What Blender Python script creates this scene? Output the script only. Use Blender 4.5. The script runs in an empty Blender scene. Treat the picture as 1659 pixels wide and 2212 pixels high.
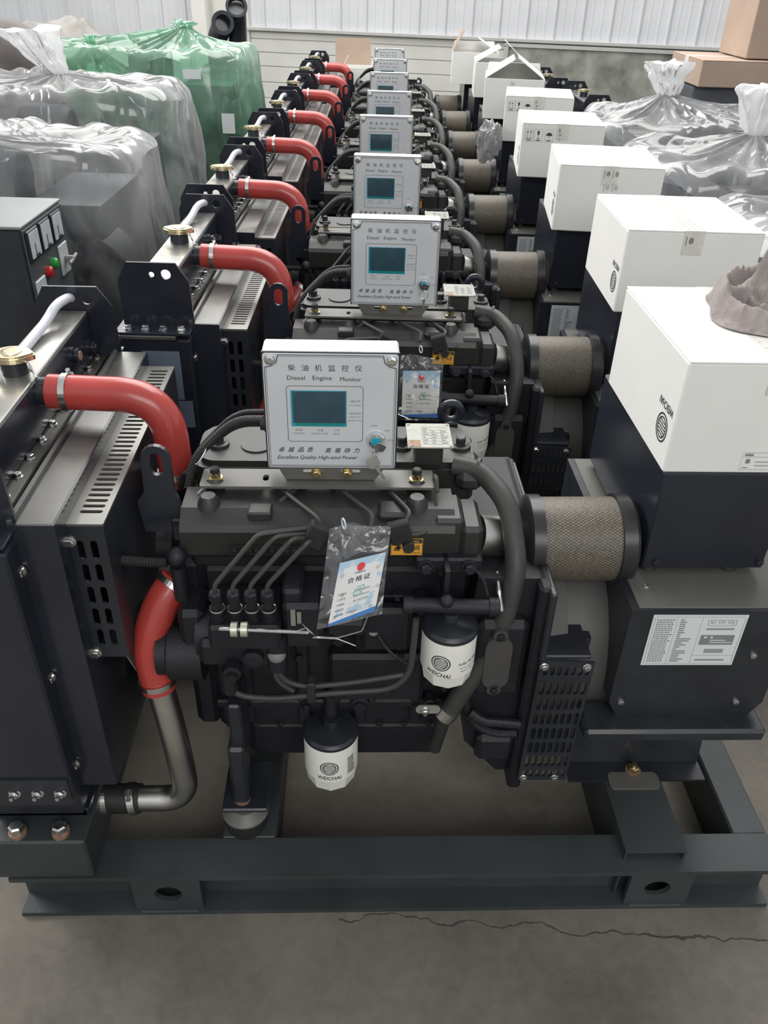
import bpy, bmesh, math, random
from mathutils import Vector, Matrix
from mathutils.geometry import tessellate_polygon
PI = math.pi
SC = bpy.context.scene
COL = SC.collection
random.seed(7)

# ------------------------------------------------------------------ camera
cam = bpy.data.objects.new('camera', bpy.data.cameras.new('camera'))
COL.objects.link(cam)
_r = ((0.999663990, -0.000445290, 0.025917344), (-0.021275005, 0.557097113, 0.830174789), (0.014808146, 0.830447234, -0.556900449))
cam.matrix_world = Matrix(((_r[0][0], _r[1][0], -_r[2][0], 0.0), (_r[0][1], _r[1][1], -_r[2][1], 0.0),
                           (_r[0][2], _r[1][2], -_r[2][2], 1.62), (0, 0, 0, 1)))
cam.data.sensor_fit = 'HORIZONTAL'
cam.data.sensor_width = 36.0
cam.data.lens = 1760.23 / 1659 * 36.0
cam.data.clip_start = 0.02
cam.data.dof.use_dof = False
SC.camera = cam

# ------------------------------------------------------------------ light
world = bpy.data.worlds.new('hall_daylight')
SC.world = world
world.use_nodes = True
_bg = world.node_tree.nodes['Background']
_bg.inputs[0].default_value = (0.92, 0.955, 1.0, 1)
_bg.inputs[1].default_value = 0.62

def area(name, loc, target, sx, sy, power, col):
    l = bpy.data.lights.new(name, 'AREA'); l.shape = 'RECTANGLE'; l.size = sx; l.size_y = sy
    l.energy = power; l.color = col
    o = bpy.data.objects.new(name, l); COL.objects.link(o); o.location = loc
    o.rotation_euler = (Vector(target) - Vector(loc)).to_track_quat('-Z', 'Y').to_euler()
    return o
area('roof_skylight', (0.6, 5.2, 6.0), (0.2, 3.6, 0), 5.0, 3.0, 300, (1.0, 0.985, 0.95))
area('left_window_light', (-5.5, 4.0, 4.2), (0.3, 2.2, 0.9), 3.0, 2.0, 360, (1.0, 0.98, 0.95))
area('back_window_light', (0.3, 8.0, 4.6), (0.2, 1.5, 0.8), 8.0, 2.6, 330, (1.0, 0.99, 0.96))
area('front_fill_light', (0.8, -3.0, 3.6), (0.4, 0.9, 0.4), 3.5, 2.0, 95, (1.0, 0.97, 0.92))  # added fill from behind the camera, lifts floor and front faces

SC.view_settings.view_transform = 'Standard'
SC.view_settings.look = 'None'
SC.view_settings.exposure = 0.0
SC.view_settings.gamma = 1.0
SC.view_settings.use_curve_mapping = False

# ------------------------------------------------------------------ materials
MATS = {}
def mat(name, col, rough=0.5, metal=0.0, noise=0.0, nscale=30.0, bump=0.0, bscale=200.0, spec=0.5, coat=0.0, rvar=0.0):
    """principled material; noise mixes a second tone in, bump adds surface grain"""
    m = bpy.data.materials.new(name); m.use_nodes = True
    nt = m.node_tree; b = nt.nodes['Principled BSDF']
    b.inputs['Base Color'].default_value = (*col, 1)
    b.inputs['Roughness'].default_value = rough
    b.inputs['Metallic'].default_value = metal
    b.inputs['Specular IOR Level'].default_value = spec
    if coat: b.inputs['Coat Weight'].default_value = coat
    tc = nt.nodes.new('ShaderNodeTexCoord')
    if noise or rvar:
        n = nt.nodes.new('ShaderNodeTexNoise'); n.inputs['Scale'].default_value = nscale; n.inputs['Detail'].default_value = 6
        nt.links.new(tc.outputs['Object'], n.inputs['Vector'])
        if noise:
            r = nt.nodes.new('ShaderNodeMapRange'); r.inputs[1].default_value = 0.3; r.inputs[2].default_value = 0.7
            r.inputs[3].default_value = 1 - noise; r.inputs[4].default_value = 1 + noise
            nt.links.new(n.outputs['Fac'], r.inputs[0])
            v = nt.nodes.new('ShaderNodeVectorMath'); v.operation = 'SCALE'; v.inputs[0].default_value = col
            nt.links.new(r.outputs[0], v.inputs['Scale']); nt.links.new(v.outputs[0], b.inputs['Base Color'])
        if rvar:
            r = nt.nodes.new('ShaderNodeMapRange'); r.inputs[1].default_value = 0.3; r.inputs[2].default_value = 0.7
            r.inputs[3].default_value = max(0.03, rough - rvar); r.inputs[4].default_value = min(1, rough + rvar)
            nt.links.new(n.outputs['Fac'], r.inputs[0]); nt.links.new(r.outputs[0], b.inputs['Roughness'])
    if bump:
        n = nt.nodes.new('ShaderNodeTexNoise'); n.inputs['Scale'].default_value = bscale; n.inputs['Detail'].default_value = 3
        nt.links.new(tc.outputs['Object'], n.inputs['Vector'])
        bp = nt.nodes.new('ShaderNodeBump'); bp.inputs['Strength'].default_value = bump; bp.inputs['Distance'].default_value = 0.002
        nt.links.new(n.outputs['Fac'], bp.inputs['Height']); nt.links.new(bp.outputs[0], b.inputs['Normal'])
    MATS[name] = m
    return m
mat('black_paint', (0.021, 0.024, 0.030), 0.34, 0, 0.25, 9, 0.10, 350, 0.5, 0, 0.08)  # hazy veil over dark parts is mixed into this bluish black
mat('black_gloss', (0.018, 0.021, 0.030), 0.22, 0, 0.2, 6, 0.05, 250, 0.5)  # lifted, blue-tinted tone stands in for haze
mat('cast_black', (0.011, 0.012, 0.016), 0.50, 0, 0.3, 14, 0.5, 420, 0.45)  # darkened to carry the dim light low around the engine
mat('manifold_black', (0.027, 0.028, 0.026), 0.42, 0, 0.15, 8, 0.25, 500, 0.5)
mat('frame_black', (0.040, 0.048, 0.050), 0.42, 0, 0.25, 5, 0.12, 200, 0.5)
mat('rubber', (0.022, 0.022, 0.022), 0.55, 0, 0.2, 20, 0.15, 300, 0.4)
mat('hose_grey', (0.045, 0.046, 0.042), 0.5, 0, 0.12, 12, 0.1, 300, 0.45)
mat('red_silicone', (0.42, 0.050, 0.042), 0.30, 0, 0.10, 7, 0.04, 120, 0.5, 0.3)
mat('steel', (0.56, 0.55, 0.52), 0.34, 1, 0.12, 16, 0.08, 300)
mat('zinc', (0.62, 0.62, 0.61), 0.27, 1, 0.1, 60)
mat('yellow_zinc', (0.62, 0.50, 0.27), 0.30, 1, 0.18, 90)
mat('rusty_washer', (0.27, 0.17, 0.12), 0.65, 0.4, 0.3, 90)
mat('brass_cap', (0.80, 0.70, 0.47), 0.24, 1, 0.1, 40)
mat('chrome', (0.85, 0.86, 0.87), 0.12, 1)
mat('tank_metal', (0.125, 0.121, 0.112), 0.30, 0.5, 0.2, 7, 0.04, 60, 0.6, 0, 0.1)
mat('lid_sheen', (0.36, 0.35, 0.33), 0.26, 0.75, 0.15, 7, 0.04, 60, 0.6, 0, 0.08)  # black glossy lid; its bright reflection is put into the colour
mat('filter_white', (0.80, 0.80, 0.74), 0.38, 0, 0.03, 20)
mat('filter_rim', (0.030, 0.030, 0.032), 0.3, 0.2, 0.1, 20)
mat('cream_box', (0.66, 0.65, 0.57), 0.45, 0, 0.03, 10)
mat('faceplate_silver', (0.60, 0.62, 0.64), 0.36, 0.1, 0.05, 7, 0, 1, 0.5, 0, 0.08)
mat('ink', (0.035, 0.035, 0.04), 0.6)
mat('ink_grey', (0.22, 0.22, 0.23), 0.6)
mat('ink_light', (0.50, 0.50, 0.49), 0.6)
mat('lcd_blue', (0.02, 0.30, 0.42), 0.15, 0, 0.15, 12)
mat('lcd_dark', (0.035, 0.075, 0.095), 0.10, 0, 0.35, 9)
mat('lcd_teal', (0.01, 0.22, 0.22), 0.2)
mat('film_scratched', (0.10, 0.26, 0.27), 0.18, 0, 0.7, 22, 1.0, 35)
mat('switch_blue', (0.02, 0.36, 0.52), 0.3)
mat('sticker_yellow', (0.85, 0.42, 0.04), 0.45)
mat('label_white', (0.68, 0.72, 0.72), 0.45)
mat('label_blue_grey', (0.13, 0.16, 0.21), 0.4, 0, 0.1, 30)
mat('white_card', (0.78, 0.775, 0.745), 0.62, 0, 0.025, 5, 0.12, 60, 0.3)
mat('card_inside', (0.44, 0.35, 0.29), 0.75, 0, 0.08, 12)
mat('brown_card', (0.40, 0.30, 0.235), 0.75, 0, 0.06, 6, 0.1, 60, 0.3)
mat('nylon_white', (0.56, 0.57, 0.63), 0.4)
mat('nut_greenish', (0.58, 0.60, 0.48), 0.35, 0.6)
mat('cloth', (0.30, 0.265, 0.255), 0.95, 0, 0.22, 25, 0.9, 500, 0.1)
mat('stamp_red', (0.70, 0.05, 0.06), 0.5)
mat('pen_green', (0.02, 0.42, 0.30), 0.5)
mat('plate_tin', (0.27, 0.27, 0.235), 0.4, 0.15, 0.1, 50)
mat('gen_plate', (0.115, 0.112, 0.102), 0.42, 0.0, 0.12, 6, 0.03, 100)
mat('shroud_metal', (0.22, 0.215, 0.20), 0.32, 0.6, 0.15, 7)
mat('cover_grey', (0.062, 0.060, 0.057), 0.45, 0, 0.1, 20, .1, 300)
mat('barrel_lit', (0.085, 0.083, 0.078), 0.5, 0, 0.1, 6)  # light on the curved barrel painted in as a paler tone
mat('fan_grey', (0.20, 0.20, 0.19), 0.5)
mat('lamp_red', (0.45, 0.02, 0.02), 0.3)
mat('lamp_green', (0.03, 0.30, 0.05), 0.3)
mat('meter_glass', (0.55, 0.57, 0.58), 0.15, 0, 0.08, 30)
mat('panel_grey', (0.075, 0.085, 0.085), 0.45)
mat('cabinet_top', (0.24, 0.25, 0.25), 0.35, 0.2, 0.1, 6)
mat('dull_machine', (0.05, 0.055, 0.065), 0.5, 0, 0.4, 7)
mat('dull_green', (0.05, 0.11, 0.10), 0.5, 0, 0.4, 7)
mat('tape', (0.62, 0.61, 0.56), 0.25, 0, 0.12, 30, 0.3, 40)
mat('drum_brown', (0.10, 0.085, 0.08), 0.6, 0, 0.35, 9)

def mesh_filter_mat():
    m = bpy.data.materials.new('filter_mesh'); m.use_nodes = True; nt = m.node_tree; b = nt.nodes['Principled BSDF']
    uv = nt.nodes.new('ShaderNodeUVMap'); uv.uv_map = 'uv'
    sp = nt.nodes.new('ShaderNodeSeparateXYZ'); nt.links.new(uv.outputs[0], sp.inputs[0])
    def ma(op, a, bb):
        n = nt.nodes.new('ShaderNodeMath'); n.operation = op
        for i, v in enumerate((a, bb)):
            if v is None: continue
            if isinstance(v, (int, float)): n.inputs[i].default_value = v
            else: nt.links.new(v, n.inputs[i])
        return n.outputs[0]
    a = ma('DIVIDE', sp.outputs[0], 0.0056); c = ma('DIVIDE', sp.outputs[1], 0.0092)
    outs = []
    for op in ('ADD', 'SUBTRACT'):
        s = ma(op, a, c); s = ma('FRACT', s, None); s = ma('SUBTRACT', s, 0.5); s = ma('ABSOLUTE', s, None)
        outs.append(ma('GREATER_THAN', s, 0.37))
    w = ma('MAXIMUM', outs[0], outs[1])
    nz = nt.nodes.new('ShaderNodeTexNoise'); nz.inputs['Scale'].default_value = 30
    cr = nt.nodes.new('ShaderNodeValToRGB'); cr.color_ramp.elements[0].color = (0.135, 0.113, 0.082, 1); cr.color_ramp.elements[1].color = (0.25, 0.215, 0.160, 1)
    cr.color_ramp.elements[0].position = 0.35; cr.color_ramp.elements[1].position = 0.7
    nt.links.new(nz.outputs['Fac'], cr.inputs[0])
    mx = nt.nodes.new('ShaderNodeMixRGB'); nt.links.new(w, mx.inputs[0]); nt.links.new(cr.outputs[0], mx.inputs[1]); mx.inputs[2].default_value = (0.045, 0.042, 0.038, 1)
    nt.links.new(mx.outputs[0], b.inputs['Base Color']); b.inputs['Roughness'].default_value = 0.5
    bp = nt.nodes.new('ShaderNodeBump'); bp.inputs['Distance'].default_value = 0.001; bp.inputs['Strength'].default_value = 0.6
    nt.links.new(w, bp.inputs['Height']); nt.links.new(bp.outputs[0], b.inputs['Normal'])
    MATS['filter_mesh'] = m
mesh_filter_mat()

def film_mat(name, tint, trans, diffuse, rough=0.18, nsc=6.0):
    """clear polythene: mostly transparent, milky where folds pile up, glossy on top"""
    m = bpy.data.materials.new(name); m.use_nodes = True; nt = m.node_tree
    for n in list(nt.nodes): nt.nodes.remove(n)
    out = nt.nodes.new('ShaderNodeOutputMaterial')
    tr = nt.nodes.new('ShaderNodeBsdfTransparent'); tr.inputs[0].default_value = (*tint, 1)
    df = nt.nodes.new('ShaderNodeBsdfDiffuse'); df.inputs[0].default_value = (*diffuse, 1)
    tl = nt.nodes.new('ShaderNodeBsdfTranslucent'); tl.inputs[0].default_value = (*diffuse, 1)
    gl = nt.nodes.new('ShaderNodeBsdfGlossy'); gl.inputs['Roughness'].default_value = rough; gl.inputs[0].default_value = (1, 1, 1, 1)
    tc = nt.nodes.new('ShaderNodeTexCoord')
    nz = nt.nodes.new('ShaderNodeTexNoise'); nz.inputs['Scale'].default_value = nsc; nz.inputs['Detail'].default_value = 5; nz.inputs['Distortion'].default_value = 1.5
    nt.links.new(tc.outputs['Object'], nz.inputs['Vector'])
    lw = nt.nodes.new('ShaderNodeLayerWeight'); lw.inputs[0].default_value = 0.35
    mr = nt.nodes.new('ShaderNodeMapRange'); mr.inputs[1].default_value = 0.35; mr.inputs[2].default_value = 0.7
    mr.inputs[3].default_value = max(0, 1 - trans - 0.14); mr.inputs[4].default_value = min(1, 1 - trans + 0.16)
    nt.links.new(nz.outputs['Fac'], mr.inputs[0])
    ad = nt.nodes.new('ShaderNodeMath'); ad.operation = 'MULTIPLY_ADD'; ad.use_clamp = True
    nt.links.new(lw.outputs['Facing'], ad.inputs[0]); ad.inputs[1].default_value = 0.42; nt.links.new(mr.outputs[0], ad.inputs[2])
    md = nt.nodes.new('ShaderNodeMixShader'); md.inputs[0].default_value = 0.45
    nt.links.new(df.outputs[0], md.inputs[1]); nt.links.new(tl.outputs[0], md.inputs[2])
    m1 = nt.nodes.new('ShaderNodeMixShader'); nt.links.new(ad.outputs[0], m1.inputs[0]); nt.links.new(tr.outputs[0], m1.inputs[1]); nt.links.new(md.outputs[0], m1.inputs[2])
    fr = nt.nodes.new('ShaderNodeFresnel'); fr.inputs[0].default_value = 1.5
    f2 = nt.nodes.new('ShaderNodeMath'); f2.operation = 'MULTIPLY_ADD'; f2.inputs[1].default_value = 0.8; f2.inputs[2].default_value = 0.03; f2.use_clamp = True
    nt.links.new(fr.outputs[0], f2.inputs[0])
    m2 = nt.nodes.new('ShaderNodeMixShader'); nt.links.new(f2.outputs[0], m2.inputs[0]); nt.links.new(m1.outputs[0], m2.inputs[1]); nt.links.new(gl.outputs[0], m2.inputs[2])
    b1 = nt.nodes.new('ShaderNodeTexNoise'); b1.inputs['Scale'].default_value = nsc * 1.3; b1.inputs['Detail'].default_value = 1.5; b1.inputs['Distortion'].default_value = 1.2
    mp = nt.nodes.new('ShaderNodeMapping'); mp.inputs['Scale'].default_value = (1, 1, 0.35); nt.links.new(tc.outputs['Object'], mp.inputs[0]); nt.links.new(mp.outputs[0], b1.inputs['Vector'])
    bp = nt.nodes.new('ShaderNodeBump'); bp.inputs['Strength'].default_value = 0.55; bp.inputs['Distance'].default_value = 0.05
    b2 = nt.nodes.new('ShaderNodeMath'); b2.operation = 'SUBTRACT'; nt.links.new(b1.outputs['Fac'], b2.inputs[0]); b2.inputs[1].default_value = 0.5
    b3 = nt.nodes.new('ShaderNodeMath'); b3.operation = 'ABSOLUTE'; nt.links.new(b2.outputs[0], b3.inputs[0])
    b4 = nt.nodes.new('ShaderNodeMath'); b4.operation = 'POWER'; nt.links.new(b3.outputs[0], b4.inputs[0]); b4.inputs[1].default_value = 0.7
    nt.links.new(b4.outputs[0], bp.inputs['Height'])
    for n in (gl, df): nt.links.new(bp.outputs[0], n.inputs['Normal'])
    nt.links.new(m2.outputs[0], out.inputs[0])
    MATS[name] = m
film_mat('clear_film', (0.97, 0.975, 0.98), 0.86, (0.85, 0.85, 0.84), 0.14, 3)
film_mat('knot_film', (0.95, 0.95, 0.96), 0.10, (0.93, 0.93, 0.93), 0.2, 5)
film_mat('green_film', (0.62, 0.86, 0.72), 0.66, (0.38, 0.62, 0.47), 0.16, 2.5)
film_mat('tag_film', (0.985, 0.99, 0.99), 1.06, (0.8, 0.82, 0.84), 0.08, 9)

def floor_mat():
    m = bpy.data.materials.new('concrete'); m.use_nodes = True; nt = m.node_tree; b = nt.nodes['Principled BSDF']
    tc = nt.nodes.new('ShaderNodeTexCoord')
    def noise(s, d=8, dist=0.0):
        n = nt.nodes.new('ShaderNodeTexNoise'); n.inputs['Scale'].default_value = s; n.inputs['Detail'].default_value = d; n.inputs['Distortion'].default_value = dist
        nt.links.new(tc.outputs['Object'], n.inputs['Vector']); return n.outputs['Fac']
    cr = nt.nodes.new('ShaderNodeValToRGB'); e = cr.color_ramp.elements
    e[0].position = 0.3; e[0].color = (0.098, 0.090, 0.076, 1); e[1].position = 0.72; e[1].color = (0.235, 0.212, 0.178, 1)
    mid = e.new(0.5); mid.color = (0.165, 0.151, 0.127, 1)
    big = noise(2.2, 10, 0.4); sm = noise(34, 8, 0.8)
    mx = nt.nodes.new('ShaderNodeMixRGB'); mx.inputs[0].default_value = 0.24; nt.links.new(big, mx.inputs[1]); nt.links.new(sm, mx.inputs[2])
    nt.links.new(mx.outputs[0], cr.inputs[0])
    # the hairline crack just in front of the steel base
    sp = nt.nodes.new('ShaderNodeSeparateXYZ'); nt.links.new(tc.outputs['Object'], sp.inputs[0])
    def ma(op, a, bb=None, c=None):
        n = nt.nodes.new('ShaderNodeMath'); n.operation = op
        for i, v in enumerate((a, bb, c)):
            if v is None: continue
            if isinstance(v, (int, float)): n.inputs[i].default_value = v
            else: nt.links.new(v, n.inputs[i])
        return n.outputs[0]
    wob = ma('MULTIPLY', ma('SUBTRACT', noise(9, 8, 0.6), 0.5), 0.075)
    line = ma('ABSOLUTE', ma('SUBTRACT', ma('SUBTRACT', ma('MULTIPLY_ADD', sp.outputs[0], 0.05, sp.outputs[1]), 0.925), wob))
    thin = ma('LESS_THAN', line, ma('MULTIPLY', noise(5, 2), 0.0034))
    gate = ma('MULTIPLY', thin, ma('GREATER_THAN', sp.outputs[0], -0.05))
    m2 = nt.nodes.new('ShaderNodeMixRGB'); nt.links.new(ma('MULTIPLY', gate, 0.7), m2.inputs[0]); nt.links.new(cr.outputs[0], m2.inputs[1]); m2.inputs[2].default_value = (0.02, 0.018, 0.016, 1)
    nt.links.new(m2.outputs[0], b.inputs['Base Color'])
    b.inputs['Roughness'].default_value = 0.72; b.inputs['Specular IOR Level'].default_value = 0.3
    bp = nt.nodes.new('ShaderNodeBump'); bp.inputs['Strength'].default_value = 0.14; bp.inputs['Distance'].default_value = 0.004
    nt.links.new(noise(9, 12, 0.3), bp.inputs['Height']); nt.links.new(bp.outputs[0], b.inputs['Normal'])
    MATS['concrete'] = m
floor_mat()
mat('wall_sheet', (0.63, 0.64, 0.66), 0.42, 0, 0.05, 3, 0.03, 30)
mat('wall_block', (0.62, 0.62, 0.58), 0.6, 0, 0.07, 3)
mat('trim_grey', (0.45, 0.45, 0.44), 0.5, 0, 0.06, 5)
mat('pillar_white', (0.74, 0.72, 0.68), 0.5)
mat('stained_pane', (0.27, 0.275, 0.245), 0.35, 0, 0.55, 5)

def cert_mat():
    """the certificate paper: pale blue wash at the corners, white middle, blue swoosh at the foot"""
    m = bpy.data.materials.new('certificate_paper'); m.use_nodes = True; nt = m.node_tree; b = nt.nodes['Principled BSDF']
    uv = nt.nodes.new('ShaderNodeUVMap'); uv.uv_map = 'uv'
    sp = nt.nodes.new('ShaderNodeSeparateXYZ'); nt.links.new(uv.outputs[0], sp.inputs[0])
    nz = nt.nodes.new('ShaderNodeTexNoise'); nz.inputs['Scale'].default_value = 2.4; nz.inputs['Distortion'].default_value = 1.0
    nt.links.new(uv.outputs[0], nz.inputs['Vector'])
    a = nt.nodes.new('ShaderNodeMath'); a.operation = 'MULTIPLY_ADD'; nt.links.new(sp.outputs[1], a.inputs[0]); a.inputs[1].default_value = 0.55; nt.links.new(nz.outputs['Fac'], a.inputs[2])
    cr = nt.nodes.new('ShaderNodeValToRGB'); e = cr.color_ramp.elements
    e[0].position = 0.86; e[0].color = (0.74, 0.74, 0.73, 1); e[1].position = 1.15 - 0.15; e[1].color = (0.42, 0.58, 0.72, 1)
    nt.links.new(a.outputs[0], cr.inputs[0])
    c = nt.nodes.new('ShaderNodeMath'); c.operation = 'MULTIPLY_ADD'; nt.links.new(sp.outputs[0], c.inputs[0]); c.inputs[1].default_value = -0.05; nt.links.new(sp.outputs[1], c.inputs[2])
    lt = nt.nodes.new('ShaderNodeMath'); lt.operation = 'LESS_THAN'; nt.links.new(c.outputs[0], lt.inputs[0]); lt.inputs[1].default_value = 0.045
    mx = nt.nodes.new('ShaderNodeMixRGB'); nt.links.new(lt.outputs[0], mx.inputs[0]); nt.links.new(cr.outputs[0], mx.inputs[1]); mx.inputs[2].default_value = (0.05, 0.20, 0.50, 1)
    nt.links.new(mx.outputs[0], b.inputs['Base Color']); b.inputs['Roughness'].default_value = 0.35
    MATS['certificate_paper'] = m
cert_mat()

# ------------------------------------------------------------------ mesh building
def unit(v): v = Vector(v); return v / v.length
def frame(d):
    d = unit(d); a = Vector((0, 0, 1)) if abs(d.z) < 0.9 else Vector((1, 0, 0))
    u = d.cross(a).normalized(); return u, d.cross(u).normalized(), d

class MB:
    """collects shapes and links them as one mesh object"""
    def __init__(s): s.v = []; s.f = []; s.sm = []; s.uv = {}; s.mi = []; s.cur = 0
    def add(s, vs, fs, smooth=False, uvs=None):
        o = len(s.v); s.v += [tuple(v) for v in vs]
        for i, f in enumerate(fs):
            if uvs: s.uv[len(s.f)] = uvs[i]
            s.f.append([o + k for k in f]); s.sm.append(smooth); s.mi.append(s.cur)
        return s
    def box(s, x0, x1, y0, y1, z0, z1, bev=0.0, seg=1, M=None):
        bm = bmesh.new(); bmesh.ops.create_cube(bm, size=1)
        for v in bm.verts: v.co = Vector(((x0 + x1) / 2 + v.co.x * (x1 - x0), (y0 + y1) / 2 + v.co.y * (y1 - y0), (z0 + z1) / 2 + v.co.z * (z1 - z0)))
        if bev: bmesh.ops.bevel(bm, geom=list(bm.edges), offset=bev, segments=seg, profile=0.6, affect='EDGES')
        if M is not None: bmesh.ops.transform(bm, matrix=M, verts=bm.verts)
        bm.verts.index_update()
        s.add([v.co.copy() for v in bm.verts], [[v.index for v in f.verts] for f in bm.faces], bev > 0 and seg > 1); bm.free(); return s
    def obox(s, c, ex, ey, ez, hx, hy, hz, bev=0.0):
        """box about c with axes ex, ey, ez and half sizes"""
        M = Matrix((unit(ex), unit(ey), unit(ez))).transposed().to_4x4(); M.translation = Vector(c)
        return s.box(-hx, hx, -hy, hy, -hz, hz, bev, 1, M)
    def prism(s, pts, d0, d1, axis='y', holes=()):
        """flat outline pts (two coordinates) extruded along axis from d0 to d1, with holes"""
        def P(p, d):
            return {'x': (d, p[0], p[1]), 'y': (p[0], d, p[1]), 'z': (p[0], p[1], d)}[axis]
        loops = [list(pts)] + [list(h) for h in holes]
        flat = [p for l in loops for p in l]
        tris = tessellate_polygon([[Vector((p[0], p[1], 0)) for p in l] for l in loops])
        n = len(flat); vs = [P(p, d0) for p in flat] + [P(p, d1) for p in flat]
        fs = [list(t) for t in tris] + [[k + n for k in reversed(t)] for t in tris]
        o = 0
        for l in loops:
            m = len(l)
            for i in range(m): fs.append([o + i, o + (i + 1) % m, o + (i + 1) % m + n, o + i + n])
            o += m
        return s.add(vs, fs)
    def lathe(s, p, d, prof, n=24, cap=True, smooth=True, uv=False, ph=0.0):
        """prof = (distance along d, radius) pairs"""
        u, w, d = frame(d); p = Vector(p); vs = []; fs = []; uvs = []
        for t, r in prof:
            for k in range(n):
                a = 2 * PI * k / n + ph; vs.append(p + d * t + (u * math.cos(a) + w * math.sin(a)) * r)
        for i in range(len(prof) - 1):
            for k in range(n):
                k2 = (k + 1) % n; fs.append([i * n + k, i * n + k2, (i + 1) * n + k2, (i + 1) * n + k])
                R = max(prof[i][1], 0.001); a0 = 2 * PI * k / n * R; a1 = 2 * PI * (k + 1) / n * R
                uvs.append([(a0, prof[i][0]), (a1, prof[i][0]), (a1, prof[i + 1][0]), (a0, prof[i + 1][0])])
        s.add(vs, fs, smooth, uvs if uv else None)
        if cap:
            o = len(vs)
            for i, rev in ((0, True), (len(prof) - 1, False)):
                if prof[i][1] > 1e-5:
                    ring = [vs[i * n + k] for k in range(n)]; s.add(ring, [list(range(n))[::-1] if rev else list(range(n))])
        return s
    def cyl(s, a, b, r, r2=None, n=20):
        a = Vector(a); b = Vector(b); return s.lathe(a, b - a, [(0, r), ((b - a).length, r if r2 is None else r2)], n)
    def ball(s, c, r, n=16, m=10, sx=1, sy=1, sz=1):
        vs = []; fs = []
        for i in range(m + 1):
            th = PI * i / m
            for k in range(n):
                a = 2 * PI * k / n; vs.append((c[0] + r * sx * math.sin(th) * math.cos(a), c[1] + r * sy * math.sin(th) * math.sin(a), c[2] + r * sz * math.cos(th)))
        for i in range(m):
            for k in range(n): fs.append([i * n + k, i * n + (k + 1) % n, (i + 1) * n + (k + 1) % n, (i + 1) * n + k])
        return s.add(vs, fs, True)
    def tube(s, pts, r, n=12, bend=0.03, seg=7, corr=0.0, closed=False, rad=None):
        path = soften(pts, bend, seg)
        if corr: path = resample(path, 0.0022)
        vs = []; fs = []; up = None
        for i, p in enumerate(path):
            d = (path[min(i + 1, len(path) - 1)] - path[max(i - 1, 0)]).normalized()
            if up is None: up = frame(d)[0]
            up = (up - d * up.dot(d)).normalized(); w = d.cross(up)
            rr = r if rad is None else rad(i / (len(path) - 1))
            if corr: rr *= 1 + corr * (1 if i % 2 else -1)
            for k in range(n):
                a = 2 * PI * k / n; vs.append(p + (up * math.cos(a) + w * math.sin(a)) * rr)
        for i in range(len(path) - 1):
            for k in range(n): fs.append([i * n + k, i * n + (k + 1) % n, (i + 1) * n + (k + 1) % n, (i + 1) * n + k])
        s.add(vs, fs, True)
        s.add(vs[:n], [list(range(n))[::-1]]); s.add(vs[-n:], [list(range(n))])
        return s
    def bolt(s, p, d, r=0.006, h=0.005, washer=True, stud=0.0):
        p = Vector(p); d = unit(d)
        if washer: s.lathe(p, d, [(0, r * 1.45), (r * 0.25, r * 1.45), (r * 0.3, r * 1.1)], 16); p = p + d * r * 0.25
        s.lathe(p, d, [(0, r * 1.12), (h, r * 1.12), (h * 1.18, r * 0.85)], 6, smooth=False, ph=random.random())
        if stud: s.lathe(p + d * h, d, [(0, r * 0.55), (stud, r * 0.5)], 10)
        return s
    def ring(s, c, axis, R, r, n=28, m=8, arc=2 * PI, a0=0.0, w=None):
        """torus, or a flat band when w (width) is given"""
        u, q, d = frame(axis); c = Vector(c); vs = []; fs = []; N = n + (arc < 2 * PI - 0.01)
        for i in range(N):
            a = a0 + arc * i / n; e = u * math.cos(a) + q * math.sin(a)
            for k in range(m):
                b = 2 * PI * k / m + PI / m
                if w is None: vs.append(c + e * (R + r * math.cos(b)) + d * r * math.sin(b))
                else: vs.append(c + e * (R + r * (1 if math.cos(b) > 0 else -1)) + d * (w / 2) * (math.sin(b) / abs(math.sin(b))))
        for i in range(n):
            for k in range(m): fs.append([i % N * m + k, (i + 1) % N * m + k, (i + 1) % N * m + (k + 1) % m, i % N * m + (k + 1) % m])
        return s.add(vs, fs, w is None)
    def band(s, c, axis, R, w, ang=0.0):
        """worm drive hose clamp: band, screw housing and screw"""
        s.ring(c, axis, R + 0.0014, 0.0009, 36, 4, w=w)
        u, q, d = frame(axis); e = u * math.cos(ang) + q * math.sin(ang); t = d.cross(e)
        c = Vector(c); s.obox(c + e * (R + 0.004), d, e, t, w * 0.6, 0.0035, 0.007, 0.001)
        s.cyl(c + e * (R + 0.005) - t * 0.008, c + e * (R + 0.005) + t * 0.013, 0.003, n=10)
        s.lathe(c + e * (R + 0.005) + t * 0.012, t, [(0, 0.0045), (0.004, 0.0045)], 6, smooth=False)
        return s
    def obj(s, name, m, parent=None, off=(0, 0, 0), label=None, smooth_all=False):
        me = bpy.data.meshes.new(name)
        me.from_pydata([(v[0] - off[0], v[1] - off[1], v[2] - off[2]) for v in s.v], [], s.f)
        bm = bmesh.new(); bm.from_mesh(me); bmesh.ops.recalc_face_normals(bm, faces=bm.faces)
        for e in bm.edges:
            if len(e.link_faces) == 2 and e.calc_face_angle(0) > 0.6: e.smooth = False
        bm.to_mesh(me); bm.free()
        me.polygons.foreach_set('use_smooth', s.sm if not smooth_all else [True] * len(s.f))
        if s.uv:
            l = me.uv_layers.new(name='uv')
            for i, pl in enumerate(me.polygons):
                if i in s.uv:
                    src = dict(zip(s.f[i], s.uv[i]))
                    for li in pl.loop_indices:
                        q = src.get(me.loops[li].vertex_index)
                        if q: l.data[li].uv = q
        ms = m if isinstance(m, (list, tuple)) else [m]
        for k in ms: me.materials.append(MATS[k])
        if len(ms) > 1: me.polygons.foreach_set('material_index', s.mi)
        me.update()
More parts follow.
